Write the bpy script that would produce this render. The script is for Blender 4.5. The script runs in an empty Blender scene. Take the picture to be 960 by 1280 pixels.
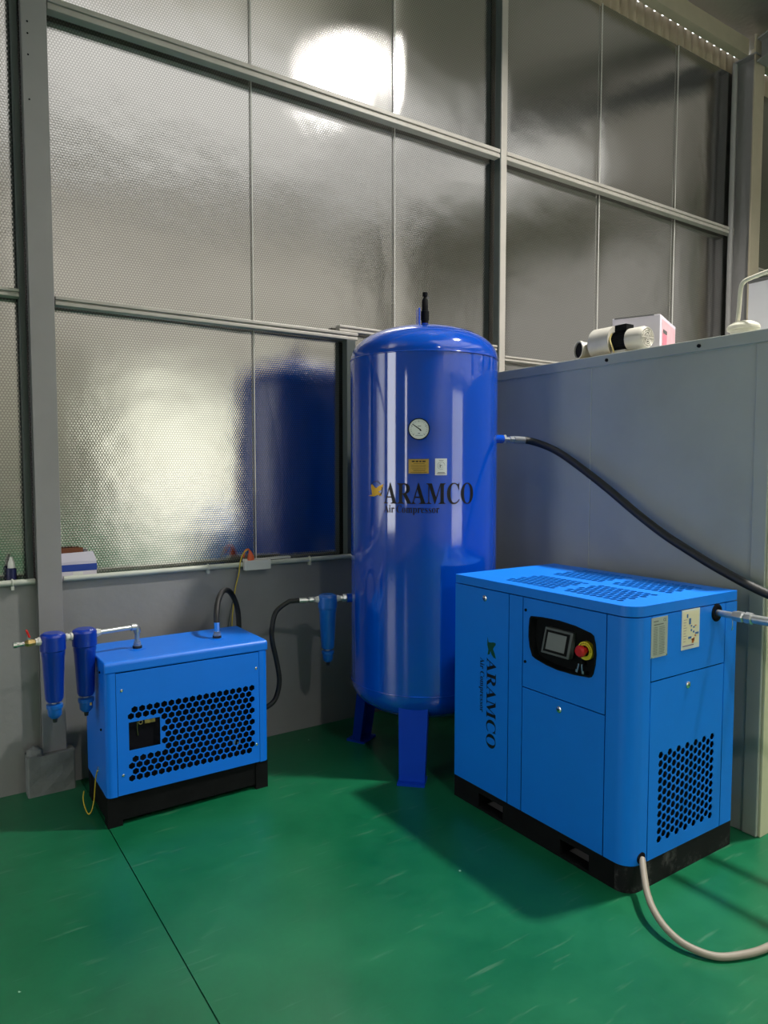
import bpy, bmesh, math, random
from mathutils import Vector, Matrix
random.seed(7)
PI = math.pi
scene = bpy.context.scene
C = scene.collection

# ------------------------------------------------------------------ camera
cam_d = bpy.data.cameras.new('camera')
cam = bpy.data.objects.new('camera', cam_d)
C.objects.link(cam)
cam_d.sensor_fit = 'VERTICAL'
cam_d.sensor_height = 36.0
cam_d.lens = 888.0 / 1280.0 * 36.0
cam_d.clip_start = 0.02
cam.location = (0, 0, 1.5)
cam.rotation_euler = (math.radians(90 - 3.48), 0, math.radians(-33.94))
scene.camera = cam

# ------------------------------------------------------------------ world (overcast sky) and exposure
WORLD_STRENGTH = 4.3
LAMP_POWER = 215.0
FILL_LAMP_POWER = 230.0
world = bpy.data.worlds.new('overcast_sky')
scene.world = world
world.use_nodes = True
bg = world.node_tree.nodes['Background']
bg.inputs['Color'].default_value = (0.96, 0.98, 1.0, 1)
bg.inputs['Strength'].default_value = WORLD_STRENGTH
vs = scene.view_settings
vs.view_transform = 'Standard'
vs.look = 'None'
vs.exposure = 0.0
vs.gamma = 1.0
vs.use_curve_mapping = False
try:
    scene.cycles.use_denoising = True
    scene.cycles.max_bounces = 8
    scene.cycles.diffuse_bounces = 4
    scene.cycles.glossy_bounces = 4
    scene.cycles.sample_clamp_indirect = 6.0
    scene.cycles.caustics_reflective = True
except Exception:
    pass

# hall openings (daylight)
DOOR = (3.4, 6.9, 0.0, 3.4)          # x0 x1 z0 z1 in the wall at Y = -8
SKY = (1.0, 9.0, -7.2, 0.5)         # x0 x1 y0 y1 in the roof
WALL_FILL = (0.6, 11.0, 3.9, 7.0)         # translucent sheet added above the doorway to brighten the foil reflection
HX0, HX1, HY0, HY1 = -6.0, 12.0, -8.0, 3.6
LWIN = ((1.4, 3.3, 0.5, 4.4), (-1.5, -1.0, 0.9, 3.6))   # window openings in the wall at X = -6: y0 y1 z0 z1
def roof_z(y): return 5.24 + 0.2 * (3.6 - y)

def portal(name, loc, rot, sx, sy):
    l = bpy.data.lights.new(name, 'AREA')
    l.shape = 'RECTANGLE'; l.size = sx; l.size_y = sy; l.energy = 1
    l.cycles.is_portal = True
    o = bpy.data.objects.new(name, l); C.objects.link(o)
    o.location = loc; o.rotation_euler = rot
portal('door_portal', ((DOOR[0]+DOOR[1])/2, HY0-0.1, (DOOR[2]+DOOR[3])/2), (math.radians(90), 0, 0), DOOR[1]-DOOR[0], DOOR[3]-DOOR[2])

for w in LWIN:
    portal('window_portal', (HX0-0.2, (w[0]+w[1])/2, (w[2]+w[3])/2), (math.radians(90), 0, math.radians(-90)), w[1]-w[0], w[3]-w[2])

# ------------------------------------------------------------------ materials
def srgb(r, g, b):
    def f(c):
        c /= 255.0
        return c/12.92 if c <= 0.04045 else ((c+0.055)/1.055)**2.4
    return (f(r), f(g), f(b), 1)

MATS = {}
def mat(name, col, rough=0.5, metal=0.0, coat=0.0, var=0.0, var_scale=6.0, bump=0.0, bump_scale=60.0, spec=0.5, rough_var=0.0):
    if name in MATS: return MATS[name]
    m = bpy.data.materials.new(name); m.use_nodes = True
    nt = m.node_tree; b = nt.nodes['Principled BSDF']
    b.inputs['Base Color'].default_value = col
    b.inputs['Roughness'].default_value = rough
    b.inputs['Metallic'].default_value = metal
    b.inputs['Specular IOR Level'].default_value = spec
    if coat:
        b.inputs['Coat Weight'].default_value = coat
        b.inputs['Coat Roughness'].default_value = 0.06
    if var or bump or rough_var:
        tc = nt.nodes.new('ShaderNodeTexCoord')
    if var:
        n = nt.nodes.new('ShaderNodeTexNoise'); n.inputs['Scale'].default_value = var_scale
        n.inputs['Detail'].default_value = 6; n.inputs['Roughness'].default_value = 0.6
        nt.links.new(tc.outputs['Object'], n.inputs['Vector'])
        mr = nt.nodes.new('ShaderNodeMapRange')
        mr.inputs['From Min'].default_value = 0.3; mr.inputs['From Max'].default_value = 0.7
        mr.inputs['To Min'].default_value = 1-var; mr.inputs['To Max'].default_value = 1+var
        nt.links.new(n.outputs['Fac'], mr.inputs['Value'])
        mx = nt.nodes.new('ShaderNodeVectorMath'); mx.operation = 'SCALE'
        mx.inputs[0].default_value = col[:3]
        nt.links.new(mr.outputs['Result'], mx.inputs['Scale'])
        nt.links.new(mx.outputs['Vector'], b.inputs['Base Color'])
        if rough_var:
            m2 = nt.nodes.new('ShaderNodeMapRange')
            m2.inputs['From Min'].default_value = 0.3; m2.inputs['From Max'].default_value = 0.7
            m2.inputs['To Min'].default_value = rough-rough_var; m2.inputs['To Max'].default_value = rough+rough_var
            nt.links.new(n.outputs['Fac'], m2.inputs['Value'])
            nt.links.new(m2.outputs['Result'], b.inputs['Roughness'])
    if bump:
        n2 = nt.nodes.new('ShaderNodeTexNoise'); n2.inputs['Scale'].default_value = bump_scale
        n2.inputs['Detail'].default_value = 4
        nt.links.new(tc.outputs['Object'], n2.inputs['Vector'])
        bp = nt.nodes.new('ShaderNodeBump'); bp.inputs['Strength'].default_value = bump
        bp.inputs['Distance'].default_value = 0.004
        nt.links.new(n2.outputs['Fac'], bp.inputs['Height'])
        nt.links.new(bp.outputs['Normal'], b.inputs['Normal'])
    MATS[name] = m
    return m

def foil_material(name, col, rough, axes=('X', 'Z'), spacing=0.0135, strength=0.5):
    """bubble foil: metallic film with a hexagonal lattice of small dimples plus soft wrinkles"""
    m = bpy.data.materials.new(name); m.use_nodes = True
    nt = m.node_tree; nt.nodes.remove(nt.nodes['Principled BSDF'])
    b = nt.nodes.new('ShaderNodeBsdfAnisotropic'); b.distribution = 'BECKMANN'
    b.inputs['Color'].default_value = col
    b.inputs['Roughness'].default_value = rough
    nt.links.new(b.outputs[0], nt.nodes['Material Output'].inputs['Surface'])
    geo = nt.nodes.new('ShaderNodeNewGeometry')
    k = 2*PI/(spacing*math.sqrt(3)/2)
    acc = None
    for a in (90, 210, 330):
        d = nt.nodes.new('ShaderNodeVectorMath'); d.operation = 'DOT_PRODUCT'
        v = {'X': 0.0, 'Y': 0.0, 'Z': 0.0}
        v[axes[0]] = math.cos(math.radians(a))*k; v[axes[1]] = math.sin(math.radians(a))*k
        d.inputs[1].default_value = (v['X'], v['Y'], v['Z'])
        nt.links.new(geo.outputs['Position'], d.inputs[0])
        c = nt.nodes.new('ShaderNodeMath'); c.operation = 'COSINE'
        nt.links.new(d.outputs['Value'], c.inputs[0])
        if acc is None: acc = c.outputs[0]
        else:
            s = nt.nodes.new('ShaderNodeMath'); s.operation = 'ADD'
            nt.links.new(acc, s.inputs[0]); nt.links.new(c.outputs[0], s.inputs[1]); acc = s.outputs[0]
    # wrinkles
    n = nt.nodes.new('ShaderNodeTexNoise'); n.inputs['Scale'].default_value = 2.2; n.inputs['Detail'].default_value = 3
    nt.links.new(geo.outputs['Position'], n.inputs['Vector'])
    b1 = nt.nodes.new('ShaderNodeBump'); b1.inputs['Strength'].default_value = 0.25; b1.inputs['Distance'].default_value = 0.024
    nt.links.new(n.outputs['Fac'], b1.inputs['Height'])
    b2 = nt.nodes.new('ShaderNodeBump'); b2.inputs['Strength'].default_value = strength; b2.inputs['Distance'].default_value = 0.00008
    nt.links.new(acc, b2.inputs['Height']); nt.links.new(b1.outputs['Normal'], b2.inputs['Normal'])
    nt.links.new(b2.outputs['Normal'], b.inputs['Normal'])
    # colour darkened in the grooves, standing in for shade between the bubbles
    g = nt.nodes.new('ShaderNodeMapRange'); g.inputs['From Min'].default_value = -1.5; g.inputs['From Max'].default_value = 1.2
    g.inputs['To Min'].default_value = 0.55; g.inputs['To Max'].default_value = 1.0
    nt.links.new(acc, g.inputs['Value'])
    sc = nt.nodes.new('ShaderNodeVectorMath'); sc.operation = 'SCALE'; sc.inputs[0].default_value = col[:3]
    nt.links.new(g.outputs['Result'], sc.inputs['Scale']); nt.links.new(sc.outputs['Vector'], b.inputs['Color'])
    MATS[name] = m
    return m

foil = foil_material('bubble_foil', (0.62, 0.617, 0.605, 1), 0.18)
foil_roof = mat('roof_foil', (0.62, 0.60, 0.56, 1), 0.35, 1.0, bump=0.8, bump_scale=25)
M_tank = mat('tank_blue_enamel', srgb(2, 72, 188), 0.08, coat=0.8, spec=0.9, var=0.04, var_scale=3)
M_blue = mat('azure_powder_coat', srgb(0, 122, 234), 0.42, var=0.03, var_scale=4, bump=0.05, bump_scale=300)
M_dryer = mat('dryer_blue_powder_coat', srgb(0, 116, 232), 0.38, var=0.03, var_scale=5)
M_navy = mat('navy_filter_enamel', srgb(6, 50, 160), 0.3, coat=0.3)
M_midblue = mat('mid_blue_filter_enamel', srgb(18, 96, 185), 0.32, coat=0.3)
M_legblue = mat('leg_blue_enamel', srgb(8, 62, 185), 0.3, var=0.05, spec=0.25)
M_black = mat('matt_black_steel', (0.007, 0.0075, 0.008, 1), 0.7, spec=0.08, var=0.2, var_scale=20)
M_dustblack = None
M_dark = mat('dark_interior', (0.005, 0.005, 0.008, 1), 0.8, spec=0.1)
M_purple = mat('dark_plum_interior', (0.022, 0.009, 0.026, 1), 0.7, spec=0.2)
M_rubber = mat('black_rubber', (0.012, 0.013, 0.013, 1), 0.55, bump=0.15, bump_scale=500)
M_galv = mat('galvanised_steel', (0.55, 0.57, 0.58, 1), 0.32, 0.9, var=0.12, var_scale=40)
M_chrome = mat('bright_metal', (0.75, 0.75, 0.74, 1), 0.22, 1.0)
M_brass = mat('brass', (0.55, 0.40, 0.16, 1), 0.35, 1.0)
M_white = mat('white_plastic', srgb(205, 206, 200), 0.45)
M_pipewhite = mat('white_conduit', srgb(190, 194, 182), 0.4, var=0.05, var_scale=12)
M_wall = mat('grey_painted_plaster', srgb(138, 138, 137), 0.38, var=0.10, var_scale=2.5, bump=0.25, bump_scale=30, rough_var=0.08)
M_steelgrey = mat('grey_painted_steel', srgb(140, 138, 138), 0.42, var=0.05, var_scale=5)
M_girt = mat('galvanised_girt', srgb(178, 173, 166), 0.42, 0.1, var=0.08, var_scale=6)
M_girtdark = mat('dark_grey_angle', srgb(70, 78, 76), 0.5, var=0.06)
M_encl = mat('slate_grey_sheet_metal', srgb(158, 162, 155), 0.34, var=0.07, var_scale=3, rough_var=0.06)
M_cream = mat('cream_sheet_metal', srgb(205, 200, 170), 0.5, var=0.04, var_scale=4)
M_beige = mat('beige_cladding', srgb(176, 165, 145), 0.5, 0.1, var=0.06)
M_hall = mat('hall_wall_paint', srgb(186, 180, 168), 0.8)
M_cable = mat('grey_cable_sheath', srgb(138, 131, 118), 0.5)
M_yellow = mat('yellow_wire', srgb(200, 175, 50), 0.5)
M_orange = mat('orange_plug', srgb(220, 95, 50), 0.5)
M_red = mat('red_plastic', srgb(200, 30, 30), 0.4)
M_gold = mat('gold_plate', srgb(205, 165, 80), 0.4, 0.3, var=0.08, var_scale=40)
M_gold2 = mat('gold_emblem', srgb(235, 180, 50), 0.35, 0.2)
M_greenlogo = mat('green_emblem', srgb(12, 72, 40), 0.4)
M_ink = mat('black_ink', (0.006, 0.006, 0.008, 1), 0.45, spec=0.3)
M_print = mat('grey_print', srgb(95, 95, 95), 0.5)
M_paper = mat('white_label', srgb(214, 216, 212), 0.45)
M_silverlabel = mat('silver_label', srgb(176, 180, 172), 0.4, 0.2)
M_concrete = mat('grey_concrete', srgb(120, 124, 122), 0.75, var=0.15, var_scale=10, bump=0.4, bump_scale=60)
M_screen = mat('grey_lcd', srgb(110, 116, 116), 0.25)
M_bezel = mat('grey_bezel', srgb(78, 84, 84), 0.45)
M_estop = mat('estop_red', srgb(190, 25, 25), 0.35)
M_estopyellow = mat('estop_yellow', srgb(225, 205, 40), 0.45)
M_glassdial = mat('dial_white', srgb(232, 234, 228), 0.3)
M_navycap = mat('dark_navy_bottle', srgb(30, 32, 75), 0.35)
M_blueband = mat('blue_print_band', srgb(30, 62, 150), 0.5)
M_brown = mat('brown_card', srgb(110, 62, 36), 0.7)
M_carton = mat('lilac_white_carton', srgb(205, 200, 212), 0.6)
M_pink = mat('pink_print', srgb(214, 168, 176), 0.6, var=0.12, var_scale=12)
M_boardyellow = mat('yellow_board', srgb(214, 196, 130), 0.6)
M_castgrey = mat('cast_grey', srgb(190, 186, 176), 0.45, 0.2, var=0.06, var_scale=15)
M_ventbeige = mat('beige_pvc', srgb(205, 202, 185), 0.45)
M_whitepanel = mat('white_panel', srgb(215, 215, 222), 0.5)
M_outside = mat('outside_concrete', srgb(222, 218, 205), 0.8)

def floor_material():
    m = bpy.data.materials.new('green_epoxy_floor'); m.use_nodes = True
    nt = m.node_tree; b = nt.nodes['Principled BSDF']
    geo = nt.nodes.new('ShaderNodeNewGeometry')
    n = nt.nodes.new('ShaderNodeTexNoise'); n.inputs['Scale'].default_value = 1.6; n.inputs['Detail'].default_value = 8; n.inputs['Roughness'].default_value = 0.65
    nt.links.new(geo.outputs['Position'], n.inputs['Vector'])
    r = nt.nodes.new('ShaderNodeValToRGB')
    r.color_ramp.elements[0].position = 0.3; r.color_ramp.elements[0].color = srgb(3, 83, 51)
    r.color_ramp.elements[1].position = 0.72; r.color_ramp.elements[1].color = srgb(25, 110, 72)
    nt.links.new(n.outputs['Fac'], r.inputs['Fac'])
    # small pale paint chips
    v = nt.nodes.new('ShaderNodeTexVoronoi'); v.inputs['Scale'].default_value = 5.0; v.inputs['Randomness'].default_value = 1.0
    nt.links.new(geo.outputs['Position'], v.inputs['Vector'])
    n3 = nt.nodes.new('ShaderNodeTexNoise'); n3.inputs['Scale'].default_value = 90; n3.inputs['Detail'].default_value = 2
    nt.links.new(geo.outputs['Position'], n3.inputs['Vector'])
    ma = nt.nodes.new('ShaderNodeMath'); ma.operation = 'MULTIPLY_ADD'
    nt.links.new(n3.outputs['Fac'], ma.inputs[0]); ma.inputs[1].default_value = 0.07
    nt.links.new(v.outputs['Distance'], ma.inputs[2])
    st = nt.nodes.new('ShaderNodeMath'); st.operation = 'LESS_THAN'; st.inputs[1].default_value = 0.056
    nt.links.new(ma.outputs[0], st.inputs[0])
    # faint long scuffs
    mp = nt.nodes.new('ShaderNodeMapping'); mp.inputs['Scale'].default_value = (3, 26, 1); mp.inputs['Rotation'].default_value = (0, 0, 0.6)
    nt.links.new(geo.outputs['Position'], mp.inputs['Vector'])
    n4 = nt.nodes.new('ShaderNodeTexNoise'); n4.inputs['Scale'].default_value = 1.5; n4.inputs['Detail'].default_value = 5
    nt.links.new(mp.outputs['Vector'], n4.inputs['Vector'])
    sc = nt.nodes.new('ShaderNodeMapRange'); sc.inputs['From Min'].default_value = 0.62; sc.inputs['From Max'].default_value = 0.8; sc.inputs['To Max'].default_value = 0.18
    nt.links.new(n4.outputs['Fac'], sc.inputs['Value'])
    m1 = nt.nodes.new('ShaderNodeMix'); m1.data_type = 'RGBA'
    nt.links.new(sc.outputs['Result'], m1.inputs['Factor'])
    nt.links.new(r.outputs['Color'], m1.inputs['A']); m1.inputs['B'].default_value = srgb(150, 180, 160)
    m2 = nt.nodes.new('ShaderNodeMix'); m2.data_type = 'RGBA'
    nt.links.new(st.outputs[0], m2.inputs['Factor'])
    nt.links.new(m1.outputs['Result'], m2.inputs['A']); m2.inputs['B'].default_value = srgb(150, 190, 165)
    nt.links.new(m2.outputs['Result'], b.inputs['Base Color'])
    rr = nt.nodes.new('ShaderNodeMapRange'); rr.inputs['To Min'].default_value = 0.22; rr.inputs['To Max'].default_value = 0.42
    nt.links.new(n.outputs['Fac'], rr.inputs['Value']); nt.links.new(rr.outputs['Result'], b.inputs['Roughness'])
    bp = nt.nodes.new('ShaderNodeBump'); bp.inputs['Strength'].default_value = 0.12; bp.inputs['Distance'].default_value = 0.004
    n5 = nt.nodes.new('ShaderNodeTexNoise'); n5.inputs['Scale'].default_value = 14; n5.inputs['Detail'].default_value = 4
    nt.links.new(geo.outputs['Position'], n5.inputs['Vector']); nt.links.new(n5.outputs['Fac'], bp.inputs['Height'])
    nt.links.new(bp.outputs['Normal'], b.inputs['Normal'])
    return m
M_floor = floor_material()

def dusty_black():
    m = bpy.data.materials.new('scuffed_black_base'); m.use_nodes = True
    nt = m.node_tree; b = nt.nodes['Principled BSDF']; b.inputs['Roughness'].default_value = 0.75; b.inputs['Specular IOR Level'].default_value = 0.2
    geo = nt.nodes.new('ShaderNodeTexCoord')
    n = nt.nodes.new('ShaderNodeTexNoise'); n.inputs['Scale'].default_value = 9; n.inputs['Detail'].default_value = 9; n.inputs['Roughness'].default_value = 0.75
    nt.links.new(geo.outputs['Object'], n.inputs['Vector'])
    r = nt.nodes.new('ShaderNodeValToRGB')
    r.color_ramp.elements[0].position = 0.52; r.color_ramp.elements[0].color = (0.008, 0.008, 0.009, 1)
    r.color_ramp.elements[1].position = 0.75; r.color_ramp.elements[1].color = (0.11, 0.11, 0.105, 1)
    nt.links.new(n.outputs['Fac'], r.inputs['Fac']); nt.links.new(r.outputs['Color'], b.inputs['Base Color'])
    return m
M_dustblack = dusty_black()

# ------------------------------------------------------------------ mesh helpers (world coordinates)
def wloc(p):
    v = Vector((0, 0, 0))
    while p is not None:
        v = v + Vector(p.location); p = p.parent
    return v

def link_mesh(name, me, m, parent=None, smooth=False):
    o = bpy.data.objects.new(name, me); C.objects.link(o)
    if m is not None: me.materials.append(m)
    if smooth:
        for p in me.polygons: p.use_smooth = True
    if parent is not None:
        me.transform(Matrix.Translation(-wloc(parent)))
        o.parent = parent
    return o

def obj(name, bm, m, parent=None, smooth=False, bevel=0.0, seg=2, angle=None):
    me = bpy.data.meshes.new(name)
    bmesh.ops.recalc_face_normals(bm, faces=bm.faces)
    bm.to_mesh(me); bm.free()
    o = link_mesh(name, me, m, parent, smooth)
    if bevel:
        md = o.modifiers.new('bevel', 'BEVEL'); md.width = bevel; md.segments = seg; md.limit_method = 'ANGLE'; md.angle_limit = math.radians(40)
    if smooth and angle:
        try: me.set_sharp_from_angle(angle=math.radians(angle))
        except Exception: pass
    return o

def B(): return bmesh.new()

def box(bm, x0, x1, y0, y1, z0, z1):
    vs_ = [bm.verts.new(c) for c in ((x0,y0,z0),(x1,y0,z0),(x1,y1,z0),(x0,y1,z0),(x0,y0,z1),(x1,y0,z1),(x1,y1,z1),(x0,y1,z1))]
    for f in ((0,3,2,1),(4,5,6,7),(0,1,5,4),(1,2,6,5),(2,3,7,6),(3,0,4,7)):
        bm.faces.new([vs_[i] for i in f])
    return bm

def bx(*a): return box(B(), *a)

def frame_of(d):
    d = Vector(d).normalized()
    up = Vector((0, 0, 1)) if abs(d.z) < 0.95 else Vector((1, 0, 0))
    u = d.cross(up).normalized(); w = d.cross(u).normalized()
    return d, u, w

def obox(bm, c, d, L, W, H):
    """box centred at c, length L along d, width W sideways, H in the third direction"""
    d, u, w = frame_of(d); c = Vector(c)
    vs_ = []
    for a in (-.5, .5):
        for s, t in ((-.5,-.5), (.5,-.5), (.5,.5), (-.5,.5)):
            vs_.append(bm.verts.new(c + d*L*a + u*W*s + w*H*t))
    for f in ((0,1,2,3),(7,6,5,4),(0,4,5,1),(1,5,6,2),(2,6,7,3),(3,7,4,0)):
        bm.faces.new([vs_[i] for i in f])
    return bm

def lathe(bm, base, axis, prof, n=24, cap=True, rot=0.0):
    """prof: list of (distance along axis, radius)"""
    d, u, w = frame_of(axis); base = Vector(base)
    rings = []
    for t, r in prof:
        if r <= 1e-6:
            rings.append([bm.verts.new(base + d*t)])
        else:
            rings.append([bm.verts.new(base + d*t + (u*math.cos(rot+2*PI*i/n) + w*math.sin(rot+2*PI*i/n))*r) for i in range(n)])
    for a, b in zip(rings[:-1], rings[1:]):
        for i in range(n):
            j = (i+1) % n
            if len(a) == 1 and len(b) == 1: continue
            if len(a) == 1: bm.faces.new((a[0], b[j], b[i]))
            elif len(b) == 1: bm.faces.new((a[i], a[j], b[0]))
            else: bm.faces.new((a[i], a[j], b[j], b[i]))
    if cap:
        if len(rings[0]) > 1: bm.faces.new(list(reversed(rings[0])))
        if len(rings[-1]) > 1: bm.faces.new(rings[-1])
    return bm

def cyl(bm, p0, p1, r, n=20, r1=None, rot=0.0):
    p0 = Vector(p0); p1 = Vector(p1)
    return lathe(bm, p0, p1-p0, [(0, r), ((p1-p0).length, r if r1 is None else r1)], n, True, rot)

def spline(pts, k=8):
    P = [Vector(p) for p in pts]
    P = [P[0]*2 - P[1]] + P + [P[-1]*2 - P[-2]]
    out = []
    for i in range(1, len(P)-2):
        a, b, c, d = P[i-1], P[i], P[i+1], P[i+2]
        for j in range(k):
            t = j/k
            out.append(0.5*((2*b) + (c-a)*t + (2*a-5*b+4*c-d)*t*t + (3*b-a-3*c+d)*t**3))
    out.append(P[-2]); return out

def tube(bm, pts, r, n=12, k=8, smooth=True):
    path = spline(pts, k) if smooth else [Vector(p) for p in pts]
    t0 = (path[1]-path[0]).normalized()
    _, u, w = frame_of(t0)
    rings = []
    for i, p in enumerate(path):
        t = (path[min(i+1, len(path)-1)] - path[max(i-1, 0)]).normalized()
        u = (u - t*u.dot(t)).normalized(); w = t.cross(u)
        rings.append([bm.verts.new(p + (u*math.cos(2*PI*q/n) + w*math.sin(2*PI*q/n))*r) for q in range(n)])
    for a, b in zip(rings[:-1], rings[1:]):
        for i in range(n):
            j = (i+1) % n
            bm.faces.new((a[i], a[j], b[j], b[i]))
    bm.faces.new(list(reversed(rings[0]))); bm.faces.new(rings[-1])
    return bm

def torus(bm, c, axis, R, r, n=48, k=8):
    d, u, w = frame_of(axis); c = Vector(c); rings = []
    for i in range(n):
        a = 2*PI*i/n; e = u*math.cos(a) + w*math.sin(a)
        rings.append([bm.verts.new(c + e*(R + r*math.cos(2*PI*q/k)) + d*r*math.sin(2*PI*q/k)) for q in range(k)])
    for i in range(n):
        a, b = rings[i], rings[(i+1) % n]
        for q in range(k):
            p = (q+1) % k
            bm.faces.new((a[q], b[q], b[p], a[p]))
    return bm

def prism(bm, pts, z0, z1):
    lo = [bm.verts.new((x, y, z0)) for x, y in pts]; hi = [bm.verts.new((x, y, z1)) for x, y in pts]
    bm.faces.new(list(reversed(lo))); bm.faces.new(hi)
    for i in range(len(pts)):
        j = (i+1) % len(pts)
        bm.faces.new((lo[i], lo[j], hi[j], hi[i]))
    return bm

def rrect(x0, x1, y0, y1, radii, n=7):
    """rounded rectangle, radii for corners (x0y0, x1y0, x1y1, x0y1)"""
    pts = []
    for (cx, cy, sx, sy, a0), r in zip(((x0,y0,1,1,180), (x1,y0,-1,1,270), (x1,y1,-1,-1,0), (x0,y1,1,-1,90)), radii):
        if r <= 0: pts.append((cx, cy)); continue
        ox, oy = cx + sx*r, cy + sy*r
        for i in range(n+1):
            a = math.radians(a0 + 90*i/n); pts.append((ox + r*math.cos(a), oy + r*math.sin(a)))
    return pts

def plate(name, outline, holes, thick, origin, u, v, m, parent=None):
    """flat plate with real through-holes; outline and holes are 2D polygons in the (u, v) plane"""
    cu = bpy.data.curves.new(name, 'CURVE'); cu.dimensions = '2D'; cu.fill_mode = 'BOTH'; cu.extrude = thick/2
    for poly in [outline] + list(holes):
        s = cu.splines.new('POLY'); s.points.add(len(poly)-1)
        for p, (x, y) in zip(s.points, poly): p.co = (x, y, 0, 1)
        s.use_cyclic_u = True
    t = bpy.data.objects.new(name + '_tmp', cu); C.objects.link(t)
    bpy.context.view_layer.update()
    me = bpy.data.meshes.new_from_object(t)
    bpy.data.objects.remove(t); bpy.data.curves.remove(cu)
    me.name = name
    u = Vector(u); v = Vector(v); n = u.cross(v)
    M = Matrix((( u.x, v.x, n.x, origin[0]), (u.y, v.y, n.y, origin[1]), (u.z, v.z, n.z, origin[2]), (0,0,0,1)))
    me.transform(M); me.materials.clear()
    return link_mesh(name, me, m, parent)

def hexagon(cx, cy, r, pointy=True):
    o = 30 if pointy else 0
    return [(cx + r*math.cos(math.radians(60*i+o)), cy + r*math.sin(math.radians(60*i+o))) for i in range(6)]

def rect(x0, x1, y0, y1): return [(x0, y0), (x1, y0), (x1, y1), (x0, y1)]

def serif(s):
    out = ''
    for ch in s:
        if 'A' <= ch <= 'Z': out += chr(0x1D400 + ord(ch) - 65)
        elif 'a' <= ch <= 'z': out += chr(0x1D41A + ord(ch) - 97)
        else: out += ch
    return out

def text_mesh(s, w, h):
    """flat mesh of lettering, scaled so that it is w wide with capitals h high, origin bottom left"""
    cu = bpy.data.curves.new('lettering', 'FONT'); cu.body = s
    t = bpy.data.objects.new('lettering_tmp', cu); C.objects.link(t)
    bpy.context.view_layer.update()
    me = bpy.data.meshes.new_from_object(t)
    bpy.data.objects.remove(t); bpy.data.curves.remove(cu)
    xs = [q.co.x for q in me.vertices]
    x0, x1 = min(xs), max(xs)
    me.transform(Matrix.Diagonal((w/(x1-x0), h/0.69, 1, 1)) @ Matrix.Translation((-x0, 0, 0)))
    me.materials.clear()
    return me

def poly_mesh(name, polys):
    bm = B()
    for p in polys: bm.faces.new([bm.verts.new((x, y, 0)) for x, y in p])
    bmesh.ops.triangulate(bm, faces=bm.faces)
    me = bpy.data.meshes.new(name); bm.to_mesh(me); bm.free(); return me

def place_flat(name, me, origin, u, v, m, parent):
    u = Vector(u); v = Vector(v); n = u.cross(v)
    me.transform(Matrix(((u.x, v.x, n.x, origin[0]), (u.y, v.y, n.y, origin[1]), (u.z, v.z, n.z, origin[2]), (0,0,0,1))))
    me.name = name
    return link_mesh(name, me, m, parent)

def thing(name, label, cat, loc=(0, 0, 0), group=None):
    o = bpy.data.objects.new(name, None); C.objects.link(o)
    o.empty_display_size = 0.05
    o.location = loc; o['label'] = label; o['category'] = cat
    if group: o['group'] = group
    return o

def tag(o, label, cat, group=None):
    o['label'] = label; o['category'] = cat
    if group: o['group'] = group
    return o

def struct(o, label=None):
    o['kind'] = 'structure'
    if label: o['label'] = label
    return o

# ================================================================== SETTING
# floor: two epoxy-coated slabs with an open joint between them
JX = 0.655
fl = struct(obj('floor', bx(HX0, HX1, HY0, HY1+0.2, -0.20, -0.012), M_dark), 'green epoxy-coated workshop floor with a joint line')
obj('floor_slab', bx(HX0, JX-0.002, HY0, HY1+0.2, -0.012, 0), M_floor, fl)
obj('floor_slab', bx(JX+0.002, HX1, HY0, HY1+0.2, -0.012, 0), M_floor, fl)
struct(obj('ground_outside', bx(HX0-8, HX1+8, HY0-25, HY0, -0.25, -0.02), M_outside), 'pale concrete yard outside the hall door')

struct(obj('wall_outside', bx(HX0-6, HX1+6, HY0-16.2, HY0-16, -0.02, 9.0), mat('pale_render', srgb(205, 205, 190), 0.9)), 'added pale wall outside the hall door, unseen, blocking the sky')  # added out of view to block bright sky in the doorway

# back wall: painted low wall + foil insulation sheets above
SILL = 0.968
wb = struct(obj('wall_back', bx(HX0, HX1, HY1, HY1+0.2, 0, SILL), M_wall), 'grey painted low wall below silver bubble-foil insulation')

def sheet(x0, x1, z0, z1, y=3.672, seed=0):
    rnd = random.Random(seed)
    nx, nz = 26, max(6, int((z1-z0)/0.12))
    ph = [rnd.uniform(0, 6.28) for _ in range(6)]
    bm = B(); V = {}
    for back in (0, 1):
        for i in range(nx+1):
            for j in range(nz+1):
                s, t = i/nx, j/nz
                e = min(s, 1-s)*(x1-x0)
                pil = 0.003*(1-math.exp(-e/0.06))
                wv = 0.0022*math.sin(5*s+ph[0]+2.2*t)+0.0016*math.sin(11*t+ph[1]+2*s)
                V[back, i, j] = bm.verts.new((x0+(x1-x0)*s, y + (0.012 if back else 0.012-pil+wv*min(1, e/0.05)), z0+(z1-z0)*t))
    for i in range(nx):
        for j in range(nz):
            bm.faces.new((V[0,i,j], V[0,i+1,j], V[0,i+1,j+1], V[0,i,j+1]))
            bm.faces.new((V[1,i,j], V[1,i,j+1], V[1,i+1,j+1], V[1,i+1,j]))
    for i in range(nx):
        bm.faces.new((V[0,i,0], V[1,i,0], V[1,i+1,0], V[0,i+1,0])); bm.faces.new((V[0,i,nz], V[0,i+1,nz], V[1,i+1,nz], V[1,i,nz]))
    for j in range(nz):
        bm.faces.new((V[0,0,j], V[0,0,j+1], V[1,0,j+1], V[1,0,j])); bm.faces.new((V[0,nx,j], V[1,nx,j], V[1,nx,j+1], V[0,nx,j+1]))
    return obj('insulation_sheet', bm, foil, wb, smooth=True, angle=30)

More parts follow.
